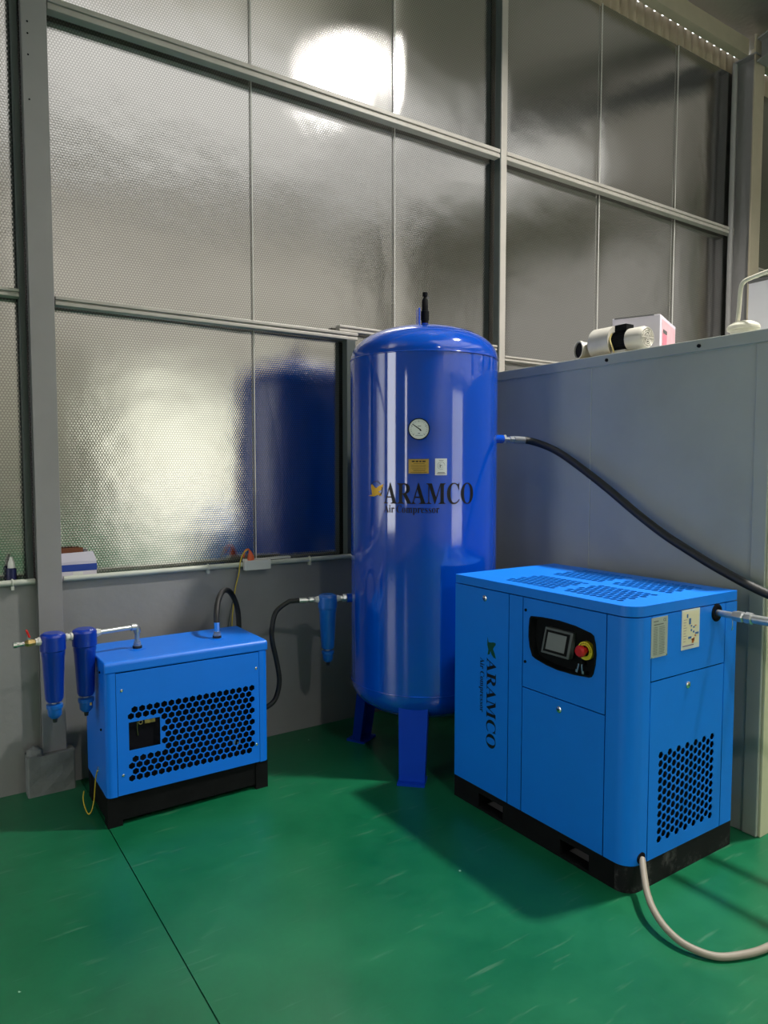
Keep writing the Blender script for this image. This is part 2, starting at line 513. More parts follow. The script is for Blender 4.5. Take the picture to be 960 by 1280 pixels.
EDGE = 4.97
seams = [-5.9, -4.9, -3.9, -2.9, -1.9, -0.92, 0.06, 0.50, 1.61, 2.55, 3.455, 4.44, 5.39, 6.24, 7.2, 8.2, 9.2, 10.2, 11.2, 12.0]
for i, (a, b) in enumerate(zip(seams[:-1], seams[1:])):
    sheet(a+0.001, b-0.001, SILL+0.012, EDGE + 0.02*math.sin(i*2.3), seed=i)
# narrow pale batten lines at some seams
for x in (1.61, 2.55, 4.44, 5.39):
    obj('seam_tape', bx(x-0.0016, x+0.0016, 3.668, 3.674, SILL+0.012, EDGE), mat('pale_seam_tape', srgb(222, 220, 214), 0.4), wb)
# outer ribbed cladding visible above the foil, its scalloped top leaves small daylight gaps
def ribbed(x0, x1, z0, z1, pitch, y, m):
    bm = B(); n = int((x1-x0)/pitch); sub = 8; prev = None
    for i in range(n*sub+1):
        x = x0 + i*pitch/sub; a = 2*PI*(i % sub)/sub
        yy = y + 0.012*math.cos(a); zt = z1 - 0.022*(0.5+0.5*math.cos(a))
        cur = (bm.verts.new((x, yy, z0)), bm.verts.new((x, yy, zt)))
        if prev: bm.faces.new((prev[0], cur[0], cur[1], prev[1]))
        prev = cur
    o = obj('ribbed_cladding', bm, m, wb, smooth=True)
    md = o.modifiers.new('thickness', 'SOLIDIFY'); md.thickness = 0.0015
    return o
obj('outer_cladding', bx(HX0, HX1, 3.690, 3.700, SILL+0.001, 4.90), M_beige, wb)
ribbed(HX0, HX1, 4.85, 5.199, 0.105, 3.715, M_beige)

# other hall walls and the roof
def holed(name, x0, x1, z0, z1, holes, y, label):
    o = plate(name, [(x0, z0), (x1, z0), (x1, z1), (x0, z1)], [[(h[0], h[2]+0.001), (h[1], h[2]+0.001), (h[1], h[3]), (h[0], h[3])] for h in holes], 0.15, (0, y, 0), (1,0,0), (0,0,1), M_hall)
    return struct(o, label)
holed('wall_front', HX0, HX1, -0.01, roof_z(HY0)+0.1, (DOOR, WALL_FILL), HY0-0.08, 'far hall wall with the wide open doorway')
struct(plate('wall_left', [(HY0, 0), (HY1+0.1, 0), (HY1+0.1, roof_z(HY1)), (HY0, roof_z(HY0)+0.1)], [rect(*w) for w in LWIN], 0.15, (HX0-0.075, 0, 0), (0,1,0), (0,0,1), M_hall), 'hall side wall with open windows, left of the viewer')
SIDE_FILL = (-7.6, -0.6, 0.6, 6.0)  # added opening with a translucent sheet, brightens the right end of the hall
struct(plate('wall_right', [(HY0, 0), (HY1+0.1, 0), (HY1+0.1, roof_z(HY1)), (HY0, roof_z(HY0)+0.1)], [rect(*SIDE_FILL)], 0.15, (HX1+0.075, 0, 0), (0,1,0), (0,0,1), M_hall), 'hall side wall beyond the enclosure with an added light panel')
sl = math.atan(0.2); L = 1/math.cos(sl)
Yd = HY1 + 0.12
v_ax = Vector((0, -math.cos(sl), math.sin(sl)))
def rv(y): return (Yd - y)*L
ce = plate('ceiling', [(HX0, 0), (HX1, 0), (HX1, rv(HY0-0.2)), (HX0, rv(HY0-0.2))],
           [[(SKY[0], rv(SKY[3])), (SKY[1], rv(SKY[3])), (SKY[1], rv(SKY[2])), (SKY[0], rv(SKY[2]))]], 0.02,
           (0, Yd, roof_z(Yd)+0.02), (1,0,0), v_ax, foil_roof)
struct(ce, 'sloping foil-lined roof underside with a skylight opening')
def frp(name, col):
    m = bpy.data.materials.new(name); m.use_nodes = True; nt = m.node_tree
    nt.nodes.remove(nt.nodes['Principled BSDF'])
    t = nt.nodes.new('ShaderNodeBsdfTranslucent'); t.inputs['Color'].default_value = col
    nt.links.new(t.outputs[0], nt.nodes['Material Output'].inputs['Surface']); return m
wd = plate('window_1', [(SKY[0]-0.05, rv(SKY[3])-0.05), (SKY[1]+0.05, rv(SKY[3])-0.05), (SKY[1]+0.05, rv(SKY[2])+0.05), (SKY[0]-0.05, rv(SKY[2])+0.05)], [], 0.004,
           (0, Yd, roof_z(Yd)+0.04), (1,0,0), v_ax, frp('translucent_sheet', (0.53, 0.52, 0.50, 1)))
struct(wd, 'translucent roof light sheet in the hall roof')
wd = plate('fill_sheet_wall', [(WALL_FILL[0]-0.05, WALL_FILL[2]-0.05), (WALL_FILL[1]+0.05, WALL_FILL[2]-0.05), (WALL_FILL[1]+0.05, WALL_FILL[3]+0.05), (WALL_FILL[0]-0.05, WALL_FILL[3]+0.05)], [], 0.004, (0, HY0-0.16, 0), (1,0,0), (0,0,1), frp('translucent_wall_sheet', (0.49, 0.475, 0.45, 1)))
struct(wd, 'added translucent sheet above the doorway that brightens the foil reflection')
wd = plate('fill_sheet_side', rect(SIDE_FILL[0]-0.05, SIDE_FILL[1]+0.05, SIDE_FILL[2]-0.05, SIDE_FILL[3]+0.05), [], 0.004, (HX1+0.16, 0, 0), (0,1,0), (0,0,1), frp('translucent_side_sheet', (0.34, 0.33, 0.31, 1)))
struct(wd, 'added translucent sheet in the far side wall that brightens the hall end')

# trims: girts, posts and the eave purlin
def trim(n, bm, m, label, bevel=0.003):
    o = obj('trim_%d' % n, bm, m, bevel=bevel); return struct(o, label)
def girt(x0, x1, z0, z1, y0=3.6, y1=3.658):
    bm = B(); zm = (z0+z1)/2
    box(bm, x0, x1, y0, y1, zm+0.004, z1); box(bm, x0, x1, y0+0.008, y1, zm-0.004, zm+0.004); box(bm, x0, x1, y0+0.003, y1, z0, zm-0.004)
    return bm
trim(1, girt(0.60, 3.356, 3.566, 3.622), M_girt, 'long galvanised girt across the upper foil wall')
trim(2, girt(3.42, 6.16, 3.566, 3.622), M_girt, 'upper galvanised girt on the right-hand foil bays')
trim(3, girt(0.60, 2.24, 2.254, 2.296), M_girt, 'galvanised girt above the lower left foil bay')
trim(4, girt(HX0, 0.452, 2.270, 2.306), M_girt, 'galvanised girt left of the steel column')
trim(5, girt(2.12, 3.356, 2.300, 2.335, 3.61, 3.658), M_girt, 'short galvanised girt behind the tank top')
trim(6, girt(3.42, 6.16, 2.236, 2.270), M_girt, 'galvanised girt low on the right-hand foil bays')
trim(7, bx(3.358, 3.366, 3.604, 3.66, SILL+0.001, 5.05), M_girtdark, 'left side of the post in the foil wall, its shade painted dark')  # dark colour stands for the shaded side of the post
trim(8, bx(3.3665, 3.418, 3.602, 3.66, SILL+0.001, 5.05), M_girt, 'pale front plate of the post in the foil wall')
trim(9, bx(2.165, 2.225, 3.605, 3.658, SILL+0.001, 2.254), M_girtdark, 'dark upright post left of the tank')
trim(10, bx(0.452, 0.476, 3.60, 3.665, SILL+0.001, 5.05), M_girtdark, 'dark angle beside the left steel column')
trim(11, bx(HX0, 6.17, 3.52, 3.60, 5.06, 5.20), M_beige, 'flat eave purlin along the wall top')
trim(12, bx(6.34, HX1, 3.52, 3.60, 5.06, 5.20), M_beige, 'eave purlin beyond the right column')
trim(13, girt(6.34, HX1, 3.30, 3.35), M_girt, 'girt beyond the right column')

# steel columns
def i_column(name, label, x0, x1, yf, yb, z0, z1, m):
    t = thing(name, label, 'column', ((x0+x1)/2, (yf+yb)/2, z0))
    xm = (x0+x1)/2
    obj('front_flange', bx(x0, x1, yf, yf+0.012, z0, z1), m, t, bevel=0.002)
    obj('web', bx(xm-0.006, xm+0.006, yf+0.012, yb-0.012, z0, z1), m, t)
    obj('back_flange', bx(x0, x1, yb-0.012, yb, z0, z1), m, t)
    return t
c1 = i_column('steel_column', 'grey steel column standing on the concrete plinth at far left', 0.484, 0.587, 3.545, 3.598, 0.185, 5.05, M_steelgrey)
for z in (3.45, 3.40, 3.31, 3.12):
    obj('bolt_hole', cyl(B(), (0.508, 3.546, z), (0.508, 3.5435, z), 0.004, 8), M_dark, c1)
c2 = thing('steel_column', 'tall steel column at the right end of the foil wall', 'column', (6.22, 3.57, 0))
obj('front_flange', bx(6.17, 6.32, 3.46, 3.475, 0, 5.22), M_beige, c2, bevel=0.002)
obj('web', bx(6.235, 6.247, 3.475, 3.655, 0, 5.05), M_steelgrey, c2)
obj('back_flange', bx(6.17, 6.32, 3.645, 3.658, 0, 5.05), M_steelgrey, c2)
obj('cap_plate', bx(6.16, 6.33, 3.45, 3.66, 5.05, 5.062), M_steelgrey, c2)
cd = obj('conduit', B() if False else cyl(B(), (6.10, 3.60, 0.97), (6.10, 3.60, 5.0), 0.022, 14), M_steelgrey, None, smooth=True, angle=40)
tag(cd, 'thin grey vertical pipe beside the right-hand column', 'pipe')
# rafter climbing from the right column towards the viewer
bm = B()
za, zb = roof_z(3.6)-0.06, roof_z(-7.9)-0.06
for x0_, x1_, d0, d1 in ((6.17, 6.32, 0.0, 0.014), (6.238, 6.252, 0.014, 0.186), (6.17, 6.32, 0.186, 0.20)):
    q = [(x, y, z-d) for x in (x0_, x1_) for y, z in ((3.45, za), (-7.9, zb)) for d in (d0, d1)]
    v = [bm.verts.new(c) for c in q]
    for f in ((0,1,3,2),(4,6,7,5),(0,4,5,1),(2,3,7,6),(0,2,6,4),(1,5,7,3)): bm.faces.new([v[i] for i in f])
tag(obj('roof_rafter', bm, M_steelgrey), 'grey steel rafter rising from the right-hand column', 'beam')

# concrete plinth under the left column
bm = B(); prism(bm, rrect(0.415, 0.618, 3.515, 3.598, (0.008, 0.008, 0, 0), 3), 0, 0.185)
bmesh.ops.subdivide_edges(bm, edges=bm.edges[:], cuts=3, use_grid_fill=True)
for v in bm.verts:
    n_ = math.sin(v.co.x*90)+math.cos(v.co.z*70+v.co.x*30)
    if v.co.y < 3.59 and v.co.z > 0.01: v.co += Vector((0, -0.002*n_, 0.0025*n_ if v.co.z > 0.18 else 0))
tag(obj('concrete_plinth', bm, M_concrete), 'rough grey concrete plinth under the left steel column', 'plinth')
plinth = bpy.data.objects['concrete_plinth']
bm = B(); rr = random.Random(3)
bmesh.ops.create_icosphere(bm, subdivisions=3, radius=1.0)
for v in bm.verts:
    n_ = 1 + 0.22*math.sin(7*v.co.x+3*v.co.z)*math.cos(6*v.co.y+2*v.co.x) + rr.uniform(-0.06, 0.06)
    v.co = Vector((0.452 + v.co.x*0.034*n_, 3.556 + v.co.y*0.030*n_, 0.190 + v.co.z*0.030*n_))
obj('mortar_lump', bm, M_concrete, plinth, smooth=True)

# ================================================================== ENCLOSURE
EX, EY0, EY1, EZ = 2.83, 1.48, 3.42, 2.05
e = thing('sheet_metal_enclosure', 'large slate-grey sheet-metal enclosure with cream front behind the compressor', 'enclosure', (3.9, 2.4, 0))
obj('side_panel', bx(EX, EX+0.03, 2.369, EY1, 0, 1.997), M_encl, e, bevel=0.002)
obj('side_panel', bx(EX, EX+0.03, 1.545, 2.366, 0, 1.997), M_encl, e, bevel=0.002)
obj('corner_post', bx(EX-0.006, EX+0.05, EY0+0.004, 1.5445, 0, 1.997), M_encl, e, bevel=0.004)
obj('front_panel', bx(EX+0.008, 5.2, EY0-0.006, EY0+0.004, 0, EZ-0.004), M_cream, e, bevel=0.002)
obj('top_rail', bx(EX-0.008, EX+0.05, EY0+0.005, EY1, 1.999, EZ), M_encl, e, bevel=0.003)
obj('roof_panel', bx(EX+0.05, 5.2, EY0+0.004, EY1, EZ-0.03, EZ-0.002), M_encl, e)
obj('back_panel', bx(EX+0.03, 5.2, EY1-0.03, EY1, 0, EZ-0.03), M_encl, e)
obj('end_panel', bx(5.17, 5.2, EY0+0.004, EY1-0.03, 0, EZ-0.03), M_encl, e)
for y in (1.79, 2.27):
    obj('rail_bolt', cyl(B(), (EX-0.008, y, 2.022), (EX-0.015, y, 2.022), 0.008, 8), M_black, e)
obj('rail_seam_highlight', bx(EX-0.003, EX+0.004, EY0+0.01, EY1, 1.9965, 1.9988), M_pipewhite, e)  # pale strip paints the highlight along the rail seam
obj('seam_strip', bx(EX-0.0015, EX+0.004, 2.3663, 2.3687, 0, 1.997), M_pipewhite, e)

# things on the enclosure
b_ = thing('blower', 'grey centrifugal blower with a finned electric motor on the enclosure top', 'blower', (2.99, 2.38, EZ))
bm = B()
prof = []
for i in range(33):
    a = 2*PI*i/32; r = 0.072 + 0.020*(i/32)
    prof.append((2.995 + r*math.cos(a+0.6), 2.142 + r*math.sin(a+0.6)))
lo = [bm.verts.new((x, 2.345, z)) for x, z in prof[:-1]]; hi = [bm.verts.new((x, 2.47, z)) for x, z in prof[:-1]]
bm.faces.new(lo); bm.faces.new(list(reversed(hi)))
for i in range(32):
    j = (i+1) % 32; bm.faces.new((lo[i], hi[i], hi[j], lo[j]))
obj('scroll_housing', bm, M_castgrey, b_, smooth=True, angle=40)
bm = B()
lathe(bm, (3.02, 2.50, 2.115), (-1, 0.35, 0.0), [(0, 0.042), (0.085, 0.042), (0.09, 0.047), (0.105, 0.047), (0.105, 0.040), (0.02, 0.038)], 28, False)
d_ = obj('outlet_duct', bm, M_castgrey, b_, smooth=True, angle=40)
obj('duct_mouth_shade', lathe(B(), (3.02, 2.50, 2.115), (-1, 0.35, 0), [(0.097, 0.0), (0.0975, 0.0385)], 24, False), M_dark, d_)  # dark disc stands in for the shaded inside of the duct
bm = B()
cyl(bm, (2.985, 2.345, 2.132), (2.985, 2.255, 2.132), 0.047, 28)
mo = obj('motor_body', bm, M_black, b_, smooth=True, angle=40)
bm = B()
for i in range(22):
    a = 2*PI*i/22; d = Vector((math.cos(a), 0, math.sin(a)))
    obox(bm, Vector((2.985, 2.30, 2.132)) + d*0.050, (0, 1, 0), 0.084, 0.004 if abs(d.x) > 0.7 else 0.010, 0.010 if abs(d.x) > 0.7 else 0.004)
obj('cooling_fins', bm, M_black, mo)['kind'] = 'stuff'
bm = B(); lathe(bm, (2.985, 2.258, 2.132), (0, -1, 0), [(0, 0.056), (0.075, 0.056), (0.092, 0.048), (0.092, 0.0)], 32)
fc = obj('fan_cover', bm, M_castgrey, b_, smooth=True, angle=50)
bm = B()
for R_ in (0.006, 0.016, 0.026, 0.036, 0.046): torus(bm, (2.985, 2.1645, 2.132), (0, 1, 0), R_, 0.0026, 24, 6)
for an in (0, 60, 120): obox(bm, (2.985, 2.164, 2.132), (math.cos(math.radians(an)), 0, math.sin(math.radians(an))), 0.092, 0.004, 0.004)
obj('grille', bm, M_castgrey, fc)
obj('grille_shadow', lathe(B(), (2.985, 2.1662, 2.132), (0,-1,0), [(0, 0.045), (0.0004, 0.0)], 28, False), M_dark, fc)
obj('terminal_box', bx(2.955, 3.015, 2.265, 2.335, 2.178, 2.212), M_black, b_, bevel=0.004)
obj('foot', bx(2.94, 3.03, 2.26, 2.34, EZ+0.006, 2.086), M_castgrey, b_, bevel=0.003)
obj('lead_wire', tube(B(), [(2.935, 2.335, 2.17), (2.928, 2.34, 2.14), (2.93, 2.325, 2.10), (2.935, 2.32, 2.075)], 0.004, 8), M_boardyellow, b_)
tag(obj('mounting_board', bx(2.90, 3.06, 2.25, 2.53, EZ, EZ+0.006), M_boardyellow, None, bevel=0.001), 'thin yellow board lying under the blower', 'board')

def rbox(bm, B0, u, v, lu, lv, z0, z1):
    B0 = Vector(B0); u = Vector(u); v = Vector(v)
    pts = [B0, B0+v*lv, B0+v*lv+u*lu, B0+u*lu]
    return prism(bm, [(p.x, p.y) for p in pts], z0, z1)
ct = thing('printed_carton', 'white carton with pink printing behind the blower on the enclosure', 'box', (3.35, 2.45, EZ))
U = Vector((-0.40, 0.917, 0)); V_ = Vector((0.917, 0.40, 0)); P0 = Vector((3.22, 2.262, 0))
obj('carton_body', rbox(B(), P0, U, V_, 0.24, 0.40, EZ, 2.288), M_carton, ct, bevel=0.002)
obj('pink_print', rbox(B(), P0+V_*0.045-U*0.0015, U, V_, 0.0014, 0.34, EZ+0.02, 2.27), M_pink, ct)
obj('red_print', rbox(B(), P0+V_*0.06-U*0.003, U, V_, 0.0014, 0.10, EZ+0.09, 2.20), mat('deep_pink_print', srgb(205, 120, 138), 0.6), ct)
obj('white_print', rbox(B(), P0+V_*0.25-U*0.003, U, V_, 0.0014, 0.12, EZ+0.03, 2.13), M_paper, ct)
obj('dark_print', rbox(B(), P0+V_*0.065-U*0.0045, U, V_, 0.0014, 0.09, 2.205, 2.222), M_print, ct)
obj('lid_edge', rbox(B(), P0-V_*0.004+U*0.03, U, V_, 0.20, 0.003, 2.284, 2.290), M_print, ct)

vt = thing('vent_cap', 'round beige vent cap with a bent pipe on the enclosure edge', 'vent', (3.0, 1.70, EZ))
obj('cap', lathe(B(), (3.0, 1.70, EZ), (0,0,1), [(0, 0.050), (0.040, 0.052), (0.042, 0.064), (0.054, 0.066), (0.064, 0.060), (0.076, 0.040), (0.081, 0.015), (0.082, 0)], 32), M_ventbeige, vt, smooth=True, angle=60)
obj('bent_pipe', tube(B(), [(3.0, 1.727, EZ+0.075), (3.0, 1.722, 2.19), (3.0, 1.717, 2.27), (3.0, 1.705, 2.296), (3.0, 1.675, 2.306), (3.0, 1.60, 2.318), (3.0, 1.50, 2.33)], 0.009, 12), M_ventbeige, vt, smooth=True)
wc = thing('white_cabinet', 'white panelled cabinet on the enclosure roof at the right edge', 'cabinet', (3.9, 1.9, EZ))
obj('cabinet_body', bx(3.6, 4.3, 1.56, 2.02, EZ, 2.452), M_whitepanel, wc, bevel=0.004)
obj('cabinet_edge', bx(3.594, 3.6, 1.56, 2.02, 2.44, 2.458), M_print, wc)

# ================================================================== TANK
TC = Vector((2.233, 2.951, 0)); TR = 0.377
def tpt(deg, z, r=TR):
    a = math.radians(deg); return Vector((TC.x + r*math.cos(a), TC.y + r*math.sin(a), z))
tk = thing('air_receiver_tank', 'tall blue cylindrical air receiver tank standing on legs', 'tank', (TC.x, TC.y, 0))
prof = []
ZB, ZT, HB = 0.41, 2.043, 0.180
for i in range(17):
    t = PI/2*i/16; prof.append((ZB - HB*math.cos(t)**0.92, TR*math.sin(t)**0.92))
prof += [(ZB+0.4, TR), (ZB+0.9, TR), (ZB+1.3, TR)]
for i in range(17):
    t = PI/2*i/16; prof.append((ZT + HB*math.sin(t)**0.92, TR*math.cos(t)**0.92 if i < 16 else 0))
prof[0] = (prof[0][0], 0)
bm = lathe(B(), (TC.x, TC.y, 0), (0,0,1), prof, 128)
obj('shell', bm, M_tank, tk, smooth=True)
for z in (ZB+0.004, ZT+0.003):
    obj('weld_seam', torus(B(), (TC.x, TC.y, z), (0,0,1), TR+0.0005, 0.0032, 96, 8), M_tank, tk, smooth=True)
def tank_leg(deg):
    a = math.radians(deg); rd = Vector((math.cos(a), math.sin(a), 0)); td = Vector((-math.sin(a), math.cos(a), 0))
    bm = B()
    def ring(r, z, w, dpt):
        c = TC + rd*r + Vector((0, 0, z)); t = 0.008
        return [c - td*w, c + td*w, c + td*w - rd*dpt, c + td*(w-t) - rd*dpt, c + td*(w-t) - rd*t, c - td*(w-t) - rd*t, c - td*(w-t) - rd*dpt, c - td*w - rd*dpt]
    lo = [bm.verts.new(p) for p in ring(TR+0.022, 0.012, 0.062, 0.05)]; hi = [bm.verts.new(p) for p in ring(TR-0.028, 0.40, 0.072, 0.06)]
    for i in range(8): bm.faces.new((lo[i], lo[(i+1) % 8], hi[(i+1) % 8], hi[i]))
    for R_ in (lo, hi):
        for q in ((0,1,4,5), (1,2,3,4), (0,5,6,7)): bm.faces.new([R_[i] for i in q])
    lg = obj('leg', bm, M_legblue, tk)
    bm = B(); c = TC + rd*(TR+0.005)
    P = [c + td*0.066 + rd*0.05, c - td*0.066 + rd*0.05, c - td*0.066 - rd*0.06, c + td*0.066 - rd*0.06]
    prism(bm, [(p.x, p.y) for p in P], 0, 0.012)
    obj('foot_plate', bm, M_legblue, lg)
for d in (-134.5, 117.5, -10): tank_leg(d)

# curved print and plates on the shell
def wrap(me, z0, a0, off=0.0012):
    """x of the flat mesh runs along the arc from angle a0, y is height above z0"""
    bm = B(); bm.from_mesh(me)
    xs = [v.co.x for v in bm.verts]; x = min(xs)+0.008
    while x < max(xs):
        bmesh.ops.bisect_plane(bm, geom=bm.verts[:]+bm.edges[:]+bm.faces[:], plane_co=(x, 0, 0), plane_no=(1, 0, 0)); x += 0.008
    for v in bm.verts:
        a = math.radians(a0) + v.co.x/(TR+off)
        v.co = Vector((TC.x + (TR+off)*math.cos(a), TC.y + (TR+off)*math.sin(a), z0 + v.co.y))
    bm.to_mesh(me); bm.free(); return me
def tank_print(name, me, z0, a0, m, off=0.0012):
    wrap(me, z0, a0, off); me.name = name
    return link_mesh(name, me, m, tk)
tank_print('brand_lettering', text_mesh(serif('ARAMCO'), 0.452, 0.098), 1.336, -156.8, M_ink)
tank_print('sub_lettering', text_mesh(serif('Air Compressor'), 0.272, 0.035), 1.2935, -156.8, M_ink)
BIRD = [[(0.02,0.05),(0.27,0.15),(0.25,0.40),(0.21,0.62),(0.22,0.86),(0.30,0.87),(0.45,0.68),(0.55,0.60),(0.73,0.77),(0.98,0.90),(0.95,0.66),(0.83,0.46),(0.68,0.35),(0.86,0.26),(0.88,0.06),(0.64,0.13),(0.41,0.02)]]
def bird(w, h): return poly_mesh('emblem', [[(x*w, y*h) for x, y in p] for p in BIRD])
tank_print('emblem', bird(0.098, 0.068), 1.366, -172.0, M_gold2)
def arc_poly(cx, cy, r0, r1, a0, a1, n=14):
    def P(r_, i):
        an = math.radians(a0+(a1-a0)*i/n); return (cx+r_*math.cos(an), cy+r_*math.sin(an))
    return [[P(r0, i), P(r1, i), P(r1, i+1), P(r0, i+1)] for i in range(n)]
tank_print('emblem_ring', poly_mesh('emblem_ring', arc_poly(0.052, 0.034, 0.036, 0.039, 40, 150) + arc_poly(0.056, 0.034, 0.032, 0.036, -60, 20)), 1.368, -172.0, M_ink, 0.0016)
# white inspection sticker
tank_print('sticker', poly_mesh('sticker', [rect(0, 0.057, 0, 0.078)]), 1.470, -118.9, M_paper)
marks = arc_poly(0.029, 0.045, 0.0172, 0.0184, 0, 300) + arc_poly(0.029, 0.045, 0.0105, 0.0113, 90, 330) + [rect(0.012, 0.046, 0.011, 0.014), rect(0.008, 0.050, 0.006, 0.009), rect(0.018, 0.040, 0.068, 0.070), rect(0.022, 0.026, 0.036, 0.050), rect(0.026, 0.033, 0.044, 0.047)]
tank_print('sticker_print', poly_mesh('sticker_print', marks), 1.470, -118.9, M_print, 0.0020)
# brass nameplate on a small bracket
NA = -130.4; a = math.radians(NA); rd = Vector((math.cos(a), math.sin(a), 0)); td = Vector((-math.sin(a), math.cos(a), 0))
def npt(x, z, off): return TC + rd*(TR+off) + td*x + Vector((0, 0, z))
def nplate(bm, x0, x1, z0, z1, o0, o1):
    v = [bm.verts.new(npt(x, z, o)) for o in (o0, o1) for x, z in ((x0,z0),(x1,z0),(x1,z1),(x0,z1))]
    for f in ((3,2,1,0),(4,5,6,7),(0,1,5,4),(1,2,6,5),(2,3,7,6),(3,0,4,7)): bm.faces.new([v[i] for i in f])
    return bm
obj('nameplate_bracket', nplate(B(), -0.044, 0.046, 1.545, 1.5525, 0.0, 0.018), M_tank, tk)
npl = obj('nameplate', nplate(B(), -0.047, 0.047, 1.478, 1.546, 0.012, 0.0145), M_gold, tk)
bm = B()
for x0, x1, z0, z1 in ((-0.032,-0.018,1.531,1.5375),(-0.014,-0.001,1.531,1.5375),(0.003,0.013,1.531,1.5375),(0.017,0.032,1.531,1.5375),
                       (-0.024,0.028,1.5235,1.5250),(-0.036,0.034,1.5175,1.5185),(-0.036,0.034,1.5125,1.5135),(-0.036,0.030,1.5075,1.5085),(-0.036,0.034,1.5025,1.5035),(-0.03,0.034,1.4975,1.4985),(-0.025,0.03,1.4905,1.4925),(-0.038,0.038,1.4830,1.4850)):
    nplate(bm, x0, x1, z0, z1, 0.0145, 0.0148)
obj('nameplate_print', bm, M_ink, npl)['kind'] = 'stuff'
# pressure gauge
GA = -130.0; a = math.radians(GA); grd = Vector((math.cos(a), math.sin(a), 0)); gtd = Vector((-math.sin(a), math.cos(a), 0))
gc = TC + grd*TR + Vector((0, 0, 1.682))
g = obj('pressure_gauge', lathe(B(), gc, grd, [(-0.01, 0.012), (0.02, 0.012), (0.02, 0.046), (0.046, 0.046), (0.048, 0.050), (0.052, 0.050), (0.052, 0.0455), (0.049, 0.0455)], 40, False), M_black, tk, smooth=True, angle=40)
obj('dial', lathe(B(), gc, grd, [(0.0495, 0.0455), (0.0500, 0.0)], 40, False), M_glassdial, g)
def gp(x, z, off): return gc + gtd*x + Vector((0, 0, z)) + grd*off
def gpoly(bm, pts, off): bm.faces.new([bm.verts.new(gp(x, z, off)) for x, z in pts])
bm = B()
gpoly(bm, [(-0.031, 0.022), (-0.0285, 0.024), (0.009, -0.0015), (0.013, -0.009), (0.005, -0.009), (0.003, -0.003)], 0.0515)
obj('needle', bm, M_ink, g)
bm = B()
for i in range(21):
    an = math.radians(225 - 270*i/20); r0 = 0.034 if i % 5 else 0.031; w = 0.0006 if i % 5 else 0.001
    d = Vector((math.cos(an), math.sin(an))); q = Vector((-d.y, d.x))*w
    gpoly(bm, [tuple(d*r0+q), tuple(d*0.039+q), tuple(d*0.039-q), tuple(d*r0-q)], 0.0506)
gpoly(bm, rect(-0.016, 0.018, -0.030, -0.0285), 0.0506); gpoly(bm, rect(-0.004, 0.005, -0.021, -0.018), 0.0506); gpoly(bm, rect(-0.006, 0.010, 0.012, 0.0145), 0.0506)
obj('dial_marks', bm, M_print, g)['kind'] = 'stuff'
# lifting lug and safety valve on the dome
bm = B(); d = Vector((-0.35, -0.94, 0)).normalized()
obox(bm, TC + Vector((-0.030, 0.010, 2.262)), d, 0.055, 0.009, 0.11)
lug = obj('lifting_lug', bm, M_tank, tk, bevel=0.003)
sv = obj('safety_valve', lathe(B(), (TC.x+0.006, TC.y, 2.245), (0,0,1), [(0, 0.018), (0.016, 0.018), (0.016, 0.021), (0.06, 0.021), (0.062, 0.016), (0.118, 0.0155), (0.128, 0.009), (0.136, 0.008), (0.137, 0.013), (0.155, 0.013), (0.158, 0.0)], 20), M_black, tk, smooth=True, angle=35)
obj('valve_stem', cyl(B(), (TC.x+0.006, TC.y, 2.21), (TC.x+0.006, TC.y, 2.245), 0.016, 18), M_tank, tk, smooth=True, angle=40)
obj('test_ring', torus(B(), (TC.x+0.022, TC.y-0.002, 2.372), (0.3,-1,0), 0.008, 0.0018, 20, 6), M_chrome, sv)
# nozzles
RN = Vector((2.50, 2.70, 1.652))       # towards the delivery hose
obj('nozzle', cyl(B(), RN-Vector((0.03,0,0)), RN+Vector((0.047,0,0)), 0.022, 24), M_tank, tk, smooth=True, angle=40)
LN = Vector((1.925, 3.160, 0.825))
LD = Vector((-0.80, 0.25, 0)).normalized()
obj('nozzle', cyl(B(), LN-LD*0.05, LN+LD*0.03, 0.024, 24), M_tank, tk, smooth=True, angle=40)

# ================================================================== SCREW COMPRESSOR
X0, X1, Y0, Y1 = 2.05, 2.69, 1.515, 2.468
ZF, ZL, ZTOP = 0.097, 0.986, 1.025
cp = thing('screw_compressor', 'blue cabinet screw air compressor with control panel on a black base', 'compressor', ((X0+X1)/2, (Y0+Y1)/2, 0))
# base with fork-lift pockets on the front side
bm = B()
pk = [(1.69, 1.83), (2.147, 2.30)]
prev = Y0+0.06
for a_, b_2 in pk:
    box(bm, X0+0.001, X0+0.05, prev, a_, 0.0, ZF); box(bm, X0+0.001, X0+0.05, a_, b_2, 0.072, ZF); box(bm, X0+0.001, X0+0.05, a_, b_2, 0.0, 0.012); prev = b_2
box(bm, X0+0.001, X0+0.05, prev, Y1-0.002, 0.0, ZF)
obj('base_front_rail', bm, M_black, cp)
bm = B(); R0 = 0.06
pts = rrect(X0+0.001, X1-0.001, Y0+0.001, Y1-0.001, (R0, 0.004, 0.004, 0.004))
inner = [(X0+0.001, Y0+0.06)]
arc = [p for p in pts[:8]]
prism(bm, [(X0+0.05, Y0+0.06), (X0+0.001, Y0+0.06)] + arc + [(X1-0.001, Y0+0.001), (X1-0.001, Y0+0.06)], 0, ZF)
obj('base_end_rail', bm, M_dustblack, cp)
obj('base_back_rail', bx(X1-0.05, X1-0.001, Y0+0.06, Y1-0.002, 0, ZF), M_black, cp)
obj('base_far_rail', bx(X0+0.05, X1-0.05, Y1-0.05, Y1-0.002, 0, ZF), M_black, cp)
for a_, b_2 in pk:
    obj('pocket_floor', bx(X0+0.05, X1-0.05, a_, b_2, 0.004, 0.010), M_steelgrey, cp)
